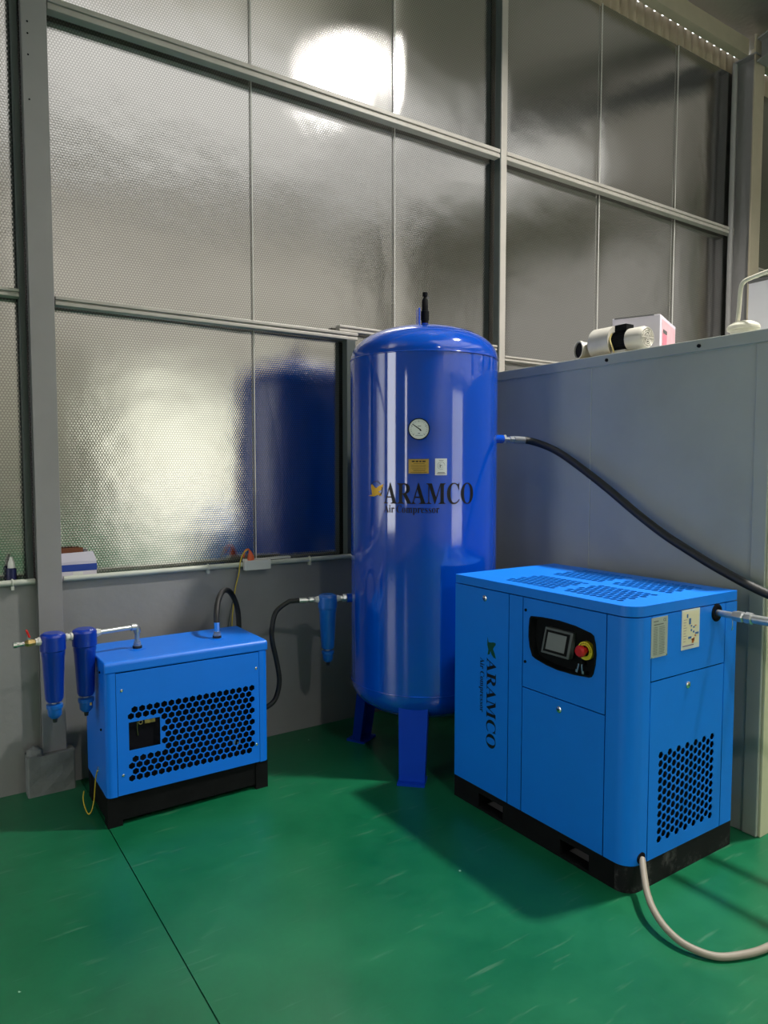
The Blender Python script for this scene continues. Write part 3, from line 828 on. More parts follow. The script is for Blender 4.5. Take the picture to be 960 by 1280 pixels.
# inner core seen through perforations and panel gaps
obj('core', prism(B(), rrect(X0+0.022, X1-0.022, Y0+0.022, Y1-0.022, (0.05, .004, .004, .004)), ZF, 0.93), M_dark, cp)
obj('hole_backing', bx(X0+0.03, X1-0.03, Y0+0.07, Y1-0.03, 0.93, 1.010), M_purple, cp)  # dark block raised under the lid so the holes look shaded
T = 0.012; G = 0.0022
def fpanel(name, y0, y1, z0, z1, holes=(), par=cp, m=M_blue):   # panel on the X0 face
    return plate(name, rect(-(y1-G), -(y0+G), z0+G, z1-G), holes, T, (X0+T/2, 0, 0), (0,-1,0), (0,0,1), m, par)
def rpanel(name, x0, x1, z0, z1, holes=(), par=cp, m=M_blue, T=T):   # panel on the Y0 face
    return plate(name, rect(x0+G, x1-G, z0+G, z1-G), holes, T, (0, Y0+T/2, 0), (1,0,0), (0,0,1), m, par)
d1 = fpanel('left_door', 2.121, Y1, ZF, ZL)
fpanel('centre_post', 2.041, 2.121, ZF, ZL)
# control panel with a recessed barrel-shaped opening
def barrel():
    c = [(-1.996, 0.914), (-1.850, 0.922), (-1.690, 0.898), (-1.671, 0.825), (-1.688, 0.742), (-1.830, 0.727), (-1.975, 0.750), (-2.004, 0.825)]
    out = []
    P = [Vector((x, y, 0)) for x, y in c]; n = len(P)
    for i in range(n):
        a_, b2, c2, d2 = P[i-1], P[i], P[(i+1) % n], P[(i+2) % n]
        for j in range(6):
            t = j/6; q = 0.5*((2*b2)+(c2-a_)*t+(2*a_-5*b2+4*c2-d2)*t*t+(3*b2-a_-3*c2+d2)*t**3)
            out.append((q.x, q.y))
    return out
BR = [(-1.998, 0.905), (-1.992, 0.914), (-1.93, 0.920), (-1.85, 0.9215), (-1.77, 0.916), (-1.70, 0.903), (-1.685, 0.895), (-1.676, 0.865), (-1.672, 0.830), (-1.676, 0.790), (-1.684, 0.757), (-1.692, 0.744), (-1.70, 0.740), (-1.77, 0.733), (-1.85, 0.732), (-1.91, 0.738), (-1.965, 0.750), (-1.982, 0.758), (-1.996, 0.790), (-2.003, 0.830), (-2.002, 0.870)]
cpn = fpanel('control_door', 1.628, 2.041, 0.618, ZL, [BR])
cx_, cz_ = -1.838, 0.828
SC = lambda k: [(cx_+(x-cx_)*k, cz_+(z-cz_)*k) for x, z in BR]
plate('control_bezel', SC(1.012), [SC(0.955)], 0.006, (X0-0.002, 0, 0), (0,-1,0), (0,0,1), M_black, cpn)
bm = B()
fr = [bm.verts.new((X0-0.002, -x, z)) for x, z in SC(0.958)]; bk = [bm.verts.new((X0+0.018, -x, z)) for x, z in SC(0.90)]
for i in range(len(fr)): bm.faces.new((fr[i], fr[(i+1) % len(fr)], bk[(i+1) % len(fr)], bk[i]))
bm.faces.new(bk)
obj('control_recess', bm, M_black, cpn)
fpanel('lower_door', 1.628, 2.041, ZF, 0.618)
# tilted touch screen
def screen(bm, y0, y1, z0, z1, xo0, xo1, tilt=0.012):
    v = []
    for xo in (xo0, xo1):
        for y, z in ((y0, z0), (y1, z0), (y1, z1), (y0, z1)):
            v.append(bm.verts.new((xo + tilt*(z-0.837)/0.048, y, z)))
    for f in ((0,1,2,3),(7,6,5,4),(0,4,5,1),(1,5,6,2),(2,6,7,3),(3,7,4,0)): bm.faces.new([v[i] for i in f])
    return bm
sc_ = obj('display', screen(B(), 1.783, 1.922, 0.788, 0.886, X0-0.010, X0+0.016), M_bezel, cpn, bevel=0.003)
obj('display_frame', screen(B(), 1.794, 1.911, 0.797, 0.877, X0-0.0112, X0-0.0095), M_black, sc_)
obj('display_glass', screen(B(), 1.807, 1.900, 0.806, 0.869, X0-0.0122, X0-0.0105), M_screen, sc_)
ec = (X0-0.0, 1.722, 0.832)
obj('emergency_stop_ring', lathe(B(), (X0+0.016, 1.724, 0.832), (-1,0,0), [(0, 0.034), (0.016, 0.034), (0.017, 0.020)], 32, False), M_estopyellow, cpn)
es = obj('emergency_stop', lathe(B(), (X0+0.016, 1.724, 0.834), (-1,0,0), [(0, 0.012), (0.030, 0.012), (0.032, 0.021), (0.044, 0.022), (0.052, 0.016), (0.053, 0)], 28), M_estop, cpn, smooth=True, angle=40)
bm = B()
for i in range(14):
    an = math.radians(20+i*12); obox(bm, (X0-0.001, 1.724-0.028*math.cos(an)*-1, 0.832+0.028*math.sin(an)), (0,0,1), 0.004, 0.002, 0.001)
obj('ring_print', bm, M_ink, cpn)
kl = obj('key_lock', cyl(B(), (X0+0.017, 1.738, 0.782), (X0-0.004, 1.738, 0.782), 0.008, 16), M_black, cpn)
for dy, an in ((0.010, 0.25), (-0.008, -0.08)):
    bm = B(); obox(bm, (X0-0.006, 1.739+dy, 0.768), (0, an, -1), 0.026, 0.006, 0.002); obox(bm, (X0-0.006, 1.739+dy*1.6, 0.752), (0, an, -1), 0.011, 0.010, 0.003)
    obj('key', bm, M_chrome, kl)
for z in (0.934, 0.724):
    obj('screw', cyl(B(), (X0+0.004, 2.025, z), (X0-0.003, 2.025, z), 0.006, 12), M_black, cpn)
def lock(y, z, par):
    lk = obj('lock', lathe(B(), (X0+0.002, y, z), (-1,0,0), [(0, 0.013), (0.004, 0.013), (0.006, 0.010), (0.006, 0)], 20), M_chrome, par, smooth=True, angle=35)
    obj('keyhole', lathe(B(), (X0-0.0042, y, z), (-1,0,0), [(0, 0.0045), (0.0006, 0)], 3), M_dark, lk)
lock(2.269, 0.944, cp); lock(1.843, 0.578, cp)
# print on the left door: reads downwards
place_flat('brand_lettering', text_mesh(serif('ARAMCO'), 0.390, 0.058), (X0-0.0008, 2.252, 0.690), (0,0,-1), (0,-1,0), M_ink, d1)
place_flat('sub_lettering', text_mesh(serif('Air Compressor'), 0.240, 0.026), (X0-0.0008, 2.294, 0.682), (0,0,-1), (0,-1,0), M_ink, d1)
place_flat('emblem', bird(0.088, 0.062), (X0-0.0008, 2.252, 0.782), (0,0,-1), (0,-1,0), M_greenlogo, d1)
# rounded corner panel
bm = B(); r = 0.062; n = 10
o = [(X0, 1.628-G)] + [(X0+r-r*math.cos(PI/2*i/n), Y0+r-r*math.sin(PI/2*i/n)) for i in range(n+1)] + [(2.150-G, Y0)]
r2 = r-T
i_ = [(2.150-G, Y0+T)] + [(X0+r-r2*math.sin(PI/2*i/n), Y0+r-r2*math.cos(PI/2*i/n)) for i in range(n+1)] + [(X0+T, 1.628-G)]
full = o + i_
lo = [bm.verts.new((x, y, ZF+G)) for x, y in full]; hi = [bm.verts.new((x, y, ZL-G)) for x, y in full]
N = len(full)
for i in range(N): bm.faces.new((lo[i], lo[(i+1) % N], hi[(i+1) % N], hi[i]))
h_ = N//2
for i in range(h_-1):
    j = N-1-i
    bm.faces.new((lo[i], lo[i+1], lo[j-1], lo[j])); bm.faces.new((hi[i], hi[i+1], hi[j-1], hi[j]))
cnr = obj('corner_panel', bm, M_blue, cp, smooth=True, angle=35)
obj('cable_grommet', lathe(B(), (2.118, Y0+0.004, 0.122), (0,-1,0), [(0, 0.021), (0.007, 0.021), (0.008, 0.013), (0.002, 0.0)], 24, False), M_dark, cnr)
# end face
up = rpanel('upper_panel', 2.150, 2.608, 0.750, ZL)
hol = []
nx, p = 13, 0.0268
for i in range(nx):
    x = 2.220 + i*p; odd = i % 2
    cnt = 11 if not odd else 10
    for j in range(cnt):
        z = 0.160 + j*0.0312 + (0.0156 if odd else 0)
        if i == 0 or z < 0.5: hol.append(hexagon(x, z, 0.0146, False))
ld = rpanel('lower_door', 2.150, 2.608, ZF, 0.750, hol, T=0.003)
rpanel('end_post', 2.608, X1, ZF, ZL)
lk = obj('lock', lathe(B(), (2.374, Y0+0.002, 0.703), (0,-1,0), [(0, 0.013), (0.004, 0.013), (0.006, 0.010), (0.006, 0)], 20), M_chrome, ld, smooth=True, angle=35)
obj('keyhole', lathe(B(), (2.374, Y0-0.0042, 0.703), (0,-1,0), [(0, 0.0045), (0.0006, 0)], 3), M_dark, lk)
# hidden faces
obj('back_panel', bx(X1-T, X1, Y0+T, Y1-T, ZF, ZL-G), M_blue, cp)
obj('far_panel', bx(X0+T, X1, Y1-T, Y1, ZF, ZL-G), M_blue, cp)
# lid with four fields of slots
hl = []
for gx0, gx1 in ((2.130, 2.330), (2.420, 2.615)):
    for gy0, gy1 in ((1.635, 1.900), (1.962, 2.222)):
        nxr = 7
        for i in range(nxr):
            x = gx0 + (gx1-gx0)*i/(nxr-1)
            for j in range(9):
                y = gy0 + (gy1-gy0)*(j + (0.5 if i % 2 else 0))/8.6
                hl.append(hexagon(x, y, 0.0156, False))
OL = rrect(X0, X1, Y0, Y1, (0.062, 0.006, 0.006, 0.006))
tcv = plate('top_cover', OL, hl, 0.004, (0, 0, ZTOP-0.002), (1,0,0), (0,1,0), M_blue, cp)
plate('cover_rim', OL, [rrect(X0+0.014, X1-0.014, Y0+0.014, Y1-0.014, (0.05, 0.004, 0.004, 0.004))], ZTOP-0.004-ZL-G, (0, 0, (ZTOP-0.004+ZL+G)/2), (1,0,0), (0,1,0), M_blue, tcv)
# labels on the end face
def rlabel(name, x0, x1, z0, z1, m): return obj(name, bx(x0, x1, Y0-0.0012, Y0+0.001, z0, z1), m, up)
l1 = rlabel('rating_label', 2.146, 2.240, 0.835, 0.978, M_silverlabel)
bm = B()
for k in range(17):
    z = 0.942 - k*0.0060
    for a_, b_2 in ((0.012, 0.036), (0.044, 0.078)):
        box(bm, 2.146+a_, 2.146+b_2*(1 if k % 3 else 0.96), Y0-0.0016, Y0-0.0012, z, z+0.0014)
box(bm, 2.160, 2.215, Y0-0.0016, Y0-0.0012, 0.951, 0.954); box(bm, 2.158, 2.186, Y0-0.0016, Y0-0.0012, 0.963, 0.966)
obj('label_print', bm, M_print, l1)['kind'] = 'stuff'
place_flat('ce_mark', text_mesh('CE', 0.016, 0.010), (2.213, Y0-0.0017, 0.961), (1,0,0), (0,0,1), M_ink, l1)
for x, z in ((2.150, 0.838), (2.236, 0.838)):
    obj('rivet', cyl(B(), (x, Y0-0.001, z), (x, Y0-0.0028, z), 0.003, 8), M_chrome, l1)
l2 = rlabel('flow_chart_label', 2.324, 2.436, 0.838, 0.985, M_paper)
obj('chart_field', bx(2.331, 2.429, Y0-0.0015, Y0-0.0012, 0.856, 0.978), mat('chart_cream', srgb(226, 216, 186), 0.5), l2)
bm = B(); bm2 = B(); bm3 = B()
for x, z, w, h in ((2.354,0.955,.008,.014),(2.368,0.930,.012,.022),(2.380,0.920,.008,.006),(2.394,0.914,.010,.006),(2.380,0.903,.008,.008),(2.393,0.896,.010,.007),(2.408,0.889,.022,.007),(2.365,0.876,.020,.008)):
    box(bm, x, x+w, Y0-0.0020, Y0-0.0015, z, z+h)
for x, z, w, h in ((2.388,0.858,.012,.016),(2.386,0.869,.016,.006),(2.404,0.920,.010,.004),(2.404,0.882,.010,.005),(2.398,0.864,.006,.014)):
    box(bm2, x, x+w, Y0-0.0021, Y0-0.0016, z, z+h)
for k in range(9): box(bm3, 2.336, 2.348+0.004*(k % 3), Y0-0.0020, Y0-0.0015, 0.868+k*0.010, 0.8692+k*0.010)
box(bm3, 2.332, 2.400, Y0-0.0020, Y0-0.0015, 0.850, 0.8535)
obj('blue_blocks', bm, mat('chart_blue', srgb(60, 105, 165), 0.5), l2)['kind'] = 'stuff'
obj('orange_blocks', bm2, mat('chart_orange', srgb(195, 110, 55), 0.5), l2)['kind'] = 'stuff'
obj('chart_lines', bm3, mat('chart_purple', srgb(120, 95, 130), 0.5), l2)['kind'] = 'stuff'
# outlet bushing
obj('outlet_bushing', lathe(B(), (2.548, Y0+0.003, 0.953), (0,-1,0), [(0, 0.034), (0.005, 0.034), (0.006, 0.026), (0.001, 0.0)], 28, False), M_dark, up)

# delivery pipe with couplings out of the compressor
dp = thing('delivery_pipe', 'galvanised delivery pipe with couplings coming out of the compressor end', 'pipe', (2.548, 1.4, 0.953))
obj('pipe', cyl(B(), (2.548, Y0-0.004, 0.953), (2.548, 1.215, 0.953), 0.0125, 20), M_galv, dp, smooth=True, angle=40)
obj('coupling', lathe(B(), (2.548, 1.452, 0.953), (0,-1,0), [(0, 0.014), (0.004, 0.019), (0.012, 0.019), (0.013, 0.021), (0.040, 0.021), (0.044, 0.016)], 6), M_galv, dp)
obj('coupling', lathe(B(), (2.548, 1.404, 0.953), (0,-1,0), [(0, 0.017), (0.004, 0.022), (0.026, 0.022), (0.030, 0.016)], 8), M_galv, dp)
obj('sleeve', cyl(B(), (2.548, 1.372, 0.953), (2.548, 1.210, 0.953), 0.0165, 20), M_galv, dp, smooth=True, angle=40)
obj('tie_wire', tube(B(), [(2.548, 1.452, 0.936), (2.546, 1.450, 0.915), (2.550, 1.455, 0.897), (2.552, 1.452, 0.905)], 0.0018, 6), M_galv, dp)

# delivery hose: tank nozzle -> over the compressor -> delivery pipe
hs = thing('air_hose', 'thick black rubber air hose sagging from the tank across the enclosure', 'hose', (2.75, 2.0, 1.3))
obj('hose', tube(B(), [(2.700, 2.700, 1.650), (2.735, 2.680, 1.645), (2.762, 2.60, 1.618), (2.765, 2.492, 1.573), (2.760, 2.34, 1.490), (2.755, 2.192, 1.402), (2.752, 2.03, 1.297), (2.750, 1.888, 1.213), (2.750, 1.75, 1.145), (2.750, 1.626, 1.089), (2.750, 1.435, 1.018), (2.745, 1.15, 0.950), (2.73, 0.92, 0.93), (2.68, 0.80, 0.93), (2.60, 0.83, 0.94), (2.556, 0.95, 0.95), (2.548, 1.10, 0.953), (2.548, 1.205, 0.953)], 0.0185, 14, 8), M_rubber, hs, smooth=True)
fb = B(); cyl(fb, (2.548, 2.700, 1.652), (2.556, 2.700, 1.652), 0.030, 8)
obj('flange_nut', cyl(B(), RN+Vector((0.048,0,0)), RN+Vector((0.064,0,0)), 0.0245, 6), M_galv, hs)
obj('hex_fitting', lathe(B(), RN+Vector((0.064,0,0)), (1,0,0), [(0, 0.012), (0.03, 0.012), (0.032, 0.018), (0.060, 0.018), (0.062, 0.012)], 6), M_galv, hs)
obj('ferrule', cyl(B(), RN+Vector((0.125,0,-0.001)), RN+Vector((0.212,0,-0.003)), 0.0195, 20), M_galv, hs, smooth=True, angle=40)
fb.free()
obj('end_ferrule', cyl(B(), (2.548, 1.208, 0.953), (2.548, 1.13, 0.953), 0.0215, 20), M_galv, hs, smooth=True, angle=40)

# power cable
tag(obj('power_cable', tube(B(), [(2.118, 1.511, 0.122), (2.110, 1.503, 0.118), (2.080, 1.476, 0.104), (2.020, 1.418, 0.078), (1.983, 1.363, 0.055), (1.962, 1.300, 0.036), (1.964, 1.234, 0.022), (2.004, 1.164, 0.013), (2.086, 1.120, 0.0125), (2.181, 1.097, 0.0125), (2.35, 1.09, 0.0125), (2.7, 1.15, 0.0125), (3.2, 1.2, 0.0125)], 0.0115, 14, 8), M_cable, None, smooth=True), 'grey power cable curling from the compressor corner across the floor', 'cable')

# ================================================================== REFRIGERATED DRYER
DX0, DX1, DY0, DY1, DZ0, DZ1 = 0.650, 1.376, 3.020, 3.400, 0.130, 0.702
dr = thing('air_dryer', 'low blue refrigerated air dryer with honeycomb front grille on black base', 'dryer', ((DX0+DX1)/2, (DY0+DY1)/2, 0))
bm = B()
box(bm, DX0+0.004, DX1-0.004, DY0+0.012, DY0+0.045, 0.022, DZ0); box(bm, DX0+0.004, DX1-0.004, DY1-0.045, DY1-0.01, 0.022, DZ0)
box(bm, DX0+0.004, DX0+0.04, DY0+0.045, DY1-0.045, 0.022, DZ0); box(bm, DX1-0.04, DX1-0.004, DY0+0.045, DY1-0.045, 0.022, DZ0)
obj('base_frame', bm, M_black, dr)
for x in (DX0+0.002, DX1-0.062):
    for y in (DY0+0.006, DY1-0.066):
        obj('foot', bx(x, x+0.06, y, y+0.06, 0, DZ0-0.001), M_black, dr)
ZS = 0.655
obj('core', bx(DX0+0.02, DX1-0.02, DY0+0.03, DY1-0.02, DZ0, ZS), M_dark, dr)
# rounded corner posts, side panels
def post(x, s):
    r = 0.022; n = 6
    pts = [(x, DY0+0.06)] + [(x+s*(r-r*math.cos(PI/2*i/n)), DY0+r-r*math.sin(PI/2*i/n)) for i in range(n+1)] + [(x+s*0.042, DY0), (x+s*0.042, DY0+0.012), (x+s*0.012, DY0+0.012+0.01), (x+s*0.012, DY0+0.06)]
    return obj('corner_post', prism(B(), pts if s < 0 else list(reversed(pts)), DZ0, ZS), M_dryer, dr)
post(DX0, 1); post(DX1, -1)
lsp = obj('side_panel', bx(DX0+0.001, DX0+0.012, DY0+0.062, DY1, DZ0, ZS), M_dryer, dr)
obj('side_panel', bx(DX1-0.012, DX1-0.001, DY0+0.062, DY1, DZ0, ZS), M_dryer, dr)
obj('back_panel', bx(DX0+0.012, DX1-0.012, DY1-0.012, DY1, DZ0, ZS), M_dryer, dr)
for z in (0.646, 0.40):
    obj('side_screw', cyl(B(), (DX0+0.001, DY0+0.085, z), (DX0-0.004, DY0+0.085, z), 0.005, 10), M_black, lsp)
# honeycomb front
px0, px1 = DX0+0.044, DX1-0.044
WIN = (0.742, 0.873, 0.316, 0.437)
hol = []
for j in range(12):
    z = 0.196 + j*0.0266
    for i in range(18):
        x = 0.752 + i*0.0311 + (0.0155 if j % 2 else 0)
        if x > 1.300: continue
        if WIN[0]-0.012 < x < WIN[1]+0.014 and WIN[2]-0.014 < z < WIN[3]+0.014: continue
        hol.append(hexagon(x, z, 0.0150, True))
hol.append(rect(WIN[0], WIN[1], WIN[2], WIN[3]))
fp = plate('front_panel', rect(px0, px1, DZ0+0.002, ZS-0.003), hol, 0.003, (0, DY0+0.0015, 0), (1,0,0), (0,0,1), M_dryer, dr)
for x in (0.716, 1.318):
    for z in (0.578, 0.217):
        obj('screw', lathe(B(), (x, DY0+0.001, z), (0,-1,0), [(0, 0.0062), (0.002, 0.0062), (0.004, 0.003), (0.004, 0)], 14), M_chrome, fp)
ip = obj('instrument_panel', bx(WIN[0]-0.004, WIN[1]+0.004, DY0+0.016, DY0+0.026, WIN[2]-0.004, WIN[3]+0.004), M_dark, dr)
obj('gauge_ring', torus(B(), (0.795, DY0+0.0155, 0.424), (0,1,0), 0.008, 0.0022, 20, 6), M_brass, ip)
obj('instrument_label', bx(0.812, 0.856, DY0+0.0145, DY0+0.016, 0.415, 0.431), mat('dull_gold_label', srgb(150, 135, 70), 0.5, 0.2), ip)
obj('capillary', tube(B(), [(0.781, DY0+0.014, 0.43), (0.780, DY0+0.013, 0.40), (0.783, DY0+0.014, 0.37)], 0.0016, 6), M_brass, ip)
for x, z in ((1.212, 0.236), (1.226, 0.222), (1.235, 0.240)):
    obj('copper_pipe_end', cyl(B(), (x, DY0+0.012, z), (x+0.004, DY0+0.012, z+0.022), 0.0035, 8), M_galv, dr)
# top cover: folded tray with rounded long edges
bm = B(); r = 0.016; n = 5
sec = [(DY0-0.001, ZS), (DY0-0.001, DZ1-r)] + [(DY0-0.001+r-r*math.cos(PI/2*i/n), DZ1-r+r*math.sin(PI/2*i/n)) for i in range(1, n+1)] + [(DY1+0.001-r+r*math.sin(PI/2*i/n), DZ1-r+r*math.cos(PI/2*i/n)) for i in range(n+1)] + [(DY1+0.001, ZS)]
a_ = [bm.verts.new((DX0-0.001, y, z)) for y, z in sec]; b_2 = [bm.verts.new((DX1+0.001, y, z)) for y, z in sec]
bm.faces.new(a_); bm.faces.new(list(reversed(b_2)))
for i in range(len(sec)): bm.faces.new((a_[i], b_2[i], b_2[(i+1) % len(sec)], a_[(i+1) % len(sec)]))
tc = obj('top_cover', bm, M_dryer, dr, bevel=0.006, seg=3)
IN = Vector((0.832, 3.205, DZ1)); OUT = Vector((1.196, 3.190, DZ1))
for p_ in (IN, OUT):
    pf = obj('port', lathe(B(), p_, (0,0,1), [(0, 0.020), (0.012, 0.020), (0.012, 0.012)], 24, False), M_rubber, dr)
    obj('port_plate', lathe(B(), p_, (0,0,1), [(0, 0.038), (0.0015, 0.038), (0.0015, 0.020)], 32, False), M_dryer, pf)
obj('earth_tab', bx(DX0-0.006, DX0+0.001, DY0+0.138, DY0+0.150, 0.200, 0.220), M_chrome, lsp)
tag(obj('earth_wire', tube(B(), [(0.6435, 3.165, 0.205), (0.640, 3.185, 0.165), (0.637, 3.193, 0.115), (0.633, 3.200, 0.060), (0.621, 3.192, 0.022), (0.609, 3.195, 0.008), (0.604, 3.24, 0.018), (0.606, 3.29, 0.042), (0.615, 3.315, 0.062)], 0.0028, 8), M_yellow, None, smooth=True), 'thin yellow earth wire dangling from the dryer side', 'wire')

# inlet pipe to the filters
ZP = 0.800
F2 = Vector((0.606, 3.172, 0)); F1 = Vector((0.480, 3.152, 0))
ln = (F2 - Vector((IN.x, IN.y, 0))).normalized()
ep = thing('elbow_pipe', 'galvanised elbow pipe joining the dryer inlet to the blue filters', 'pipe', (IN.x, IN.y, DZ1))
obj('riser', cyl(B(), IN+Vector((0,0,0.010)), (IN.x, IN.y, ZP-0.02), 0.0105, 18), M_galv, ep, smooth=True, angle=40)
obj('union_nut', lathe(B(), IN+Vector((0,0,0.012)), (0,0,1), [(0, 0.017), (0.012, 0.017), (0.014, 0.014), (0.022, 0.014)], 8), M_galv, ep)
e0 = Vector((IN.x, IN.y, ZP))
obj('elbow', tube(B(), [e0+Vector((0,0,-0.026)), e0+Vector((0,0,-0.012)), e0+ln*0.004+Vector((0,0,-0.003)), e0+ln*0.014, e0+ln*0.028], 0.0155, 14, 6), M_galv, ep, smooth=True)
pe = Vector((F2.x, F2.y, ZP)) - ln*0.055
obj('horizontal_run', cyl(B(), e0+ln*0.024, pe, 0.0105, 18), M_galv, ep, smooth=True, angle=40)

def air_filter(name, label, pos, ztop, m, group=None, axis=None, drain=M_midblue, sticker=False, sides=(1, -1)):
    t = thing(name, label, 'filter', (pos.x, pos.y, ztop-0.37), group)
    p_ = Vector((pos.x, pos.y, ztop))
    obj('head', lathe(B(), p_, (0,0,-1), [(0, 0.0), (0, 0.036), (0.006, 0.046), (0.014, 0.050), (0.070, 0.050), (0.074, 0.047), (0.075, 0.0)], 16, False), m, t, smooth=True, angle=25)
    obj('bowl', lathe(B(), p_-Vector((0,0,0.073)), (0,0,-1), [(0, 0.0455), (0.018, 0.0455), (0.022, 0.0435), (0.200, 0.0350), (0.212, 0.0300), (0.214, 0)], 32), m, t, smooth=True, angle=40)
    q = p_ - Vector((0,0,0.287))
    obj('neck', cyl(B(), q+Vector((0,0,0.004)), q-Vector((0,0,0.012)), 0.011, 14), M_white, t)
    dv = obj('drain_valve', lathe(B(), q-Vector((0,0,0.009)), (0,0,-1), [(0, 0.022), (0.003, 0.032), (0.017, 0.032), (0.019, 0.0275), (0.048, 0.0265), (0.060, 0.016), (0.060, 0)], 28), drain, t, smooth=True, angle=40)
    obj('drain_tip', cyl(B(), q-Vector((0,0,0.066)), q-Vector((0,0,0.088)), 0.0105, 12, 0.008), M_rubber, dv)
    if sticker:
        obj('drain_label', bx(pos.x+0.004, pos.x+0.017, pos.y-0.0252, pos.y-0.0235, q.z-0.040, q.z-0.022), M_gold2, dv)
    ax = Vector(axis).normalized()
    for s in sides:
        c = Vector((p_.x, p_.y, ZP if ztop < 0.84 else ztop-0.025)) + ax*s*0.046
        obj('port', lathe(B(), c, ax*s, [(0, 0.017), (0.012, 0.017), (0.014, 0.014), (0.022, 0.014)], 8), M_white, t)
    return t
air_filter('line_filter', 'navy blue line filter next to the dryer, with labelled drain', F2, 0.826, M_navy, 'navy filters', ln, sticker=True, sides=(-1,))
air_filter('line_filter', 'navy blue line filter in front of the column, carrying the red-handled valve', F1, 0.828, M_navy, 'navy filters', ln, sides=(1,))
F3 = Vector((1.800, 3.200, 0))
air_filter('line_filter', 'lighter blue line filter hanging from the tank nozzle', F3, 0.850, M_midblue, None, LD, drain=M_midblue)
# nipple between the two navy filters
mid = (F1+F2)/2
tag(obj('pipe_nipple', lathe(B(), Vector((mid.x, mid.y, ZP))-ln*0.0142, ln, [(0, 0.016), (0.008, 0.017), (0.010, 0.013), (0.018, 0.013), (0.020, 0.017), (0.0284, 0.016)], 12), M_white), 'short white pipe nipple between the two navy filters', 'fitting')
# ball valve
bv = thing('ball_valve', 'small brass ball valve with a red lever left of the filters', 'valve', (0.40, 3.14, ZP))
v0 = Vector((F1.x, F1.y, ZP)) + ln*0.068
obj('valve_body', lathe(B(), v0, ln, [(0, 0.011), (0.008, 0.013), (0.016, 0.015), (0.028, 0.015), (0.036, 0.011), (0.040, 0.009)], 8), M_brass, bv)
obj('hose_tail', lathe(B(), v0+ln*0.04, ln, [(0, 0.008), (0.010, 0.010), (0.020, 0.010), (0.030, 0.012), (0.042, 0.012), (0.043, 0.006)], 12), M_chrome, bv)
vs0 = v0 + ln*0.022
obj('stem', cyl(B(), vs0+Vector((0,0,0.012)), vs0+Vector((0,0,0.028)), 0.0055, 10), M_chrome, bv)
bm = B(); obox(bm, vs0+ln*0.004+Vector((0,0,0.038)), (-0.35, 0, 1), 0.034, 0.020, 0.008)
obj('lever', bm, M_red, bv, bevel=0.003)

# hoses of the dryer
h1 = thing('dryer_hose', 'short black hose arching from the dryer top down behind it', 'hose', (OUT.x, OUT.y, DZ1))
obj('hose', tube(B(), [(OUT.x, OUT.y, 0.772), (1.201, 3.205, 0.815), (1.225, 3.245, 0.868), (1.275, 3.31, 0.900), (1.340, 3.385, 0.880), (1.392, 3.428, 0.800), (1.408, 3.440, 0.70), (1.405, 3.445, 0.52), (1.39, 3.445, 0.36)], 0.0135, 12), M_rubber, h1, smooth=True)
obj('ferrule', lathe(B(), OUT+Vector((0,0,0.030)), (0,0,1), [(0, 0.0125), (0.002, 0.0135), (0.044, 0.0135), (0.046, 0.0150)], 16), M_chrome, h1, smooth=True, angle=40)
obj('hose_nut', lathe(B(), OUT+Vector((0,0,0.011)), (0,0,1), [(0, 0.019), (0.008, 0.019), (0.010, 0.016), (0.022, 0.015)], 6), M_galv, h1)
h2 = thing('filter_hose', 'black hose looping from the lighter blue filter to the dryer side', 'hose', (1.5, 3.24, 0.3))
fe = Vector((F3.x, F3.y, 0.825)) + LD*0.0685
fe2 = fe + LD*0.075
obj('hose', tube(B(), [fe2, fe2+LD*0.035+Vector((0,0,-0.001)), (1.600, 3.262, 0.818), (1.535, 3.262, 0.775), (1.510, 3.255, 0.700), (1.508, 3.25, 0.630), (1.530, 3.245, 0.520), (1.540, 3.240, 0.420), (1.512, 3.235, 0.335), (1.45, 3.235, 0.300), (DX1, 3.235, 0.295)], 0.0125, 12), M_rubber, h2, smooth=True)
obj('hose_fitting', lathe(B(), fe, LD, [(0, 0.010), (0.006, 0.014), (0.030, 0.014), (0.033, 0.010), (0.040, 0.010), (0.041, 0.0145), (0.080, 0.0145)], 10), M_galv, h2)
obj('hose_end', cyl(B(), (DX1+0.001, 3.235, 0.295), (DX1+0.03, 3.235, 0.295), 0.0155, 12), M_galv, h2)
# fitting joining filter three to the tank
nf = Vector((F3.x, F3.y, 0.825)) - LD*0.0685
tag(obj('pipe_nipple', lathe(B(), nf, -LD, [(0, 0.013), (0.010, 0.013), (0.012, 0.020), (0.030, 0.020)], 8), M_galv), 'short galvanised nipple between the lighter filter and the tank nozzle', 'fitting')

# ================================================================== SILL ITEMS
def conduit_run(label, x0, x1, clips):
    t = thing('conduit_pipe', label, 'pipe', ((x0+x1)/2, 3.588, SILL))
    obj('pipe', cyl(B(), (x0, 3.586, 0.984), (x1, 3.586, 0.984), 0.0135, 16), M_pipewhite, t, smooth=True, angle=40)
    for x in clips:
        bm = B(); torus(bm, (x, 3.586, 0.984), (1,0,0), 0.0155, 0.004, 20, 6); box(bm, x-0.006, x+0.006, 3.574, 3.599, 0.952, 0.970)
        obj('pipe_clip', bm, M_pipewhite, t)
    return t
conduit_run('white conduit pipe along the wall sill left of the column', -3.0, 0.478, (0.385, -0.6, -1.6))
conduit_run('white conduit pipe along the wall sill between column and tank', 0.600, 2.9, (1.30, 1.9, 2.4))
sk = thing('socket_box', 'small white socket box on the sill conduit with an orange plug', 'socket', (1.56, 3.57, 0.955))
obj('box_body', bx(1.490, 1.640, 3.540, 3.572, 0.955, 1.008), M_white, sk, bevel=0.004)
obj('box_back', bx(1.500, 1.63, 3.572, 3.60, 1.0, 1.012), M_white, sk)
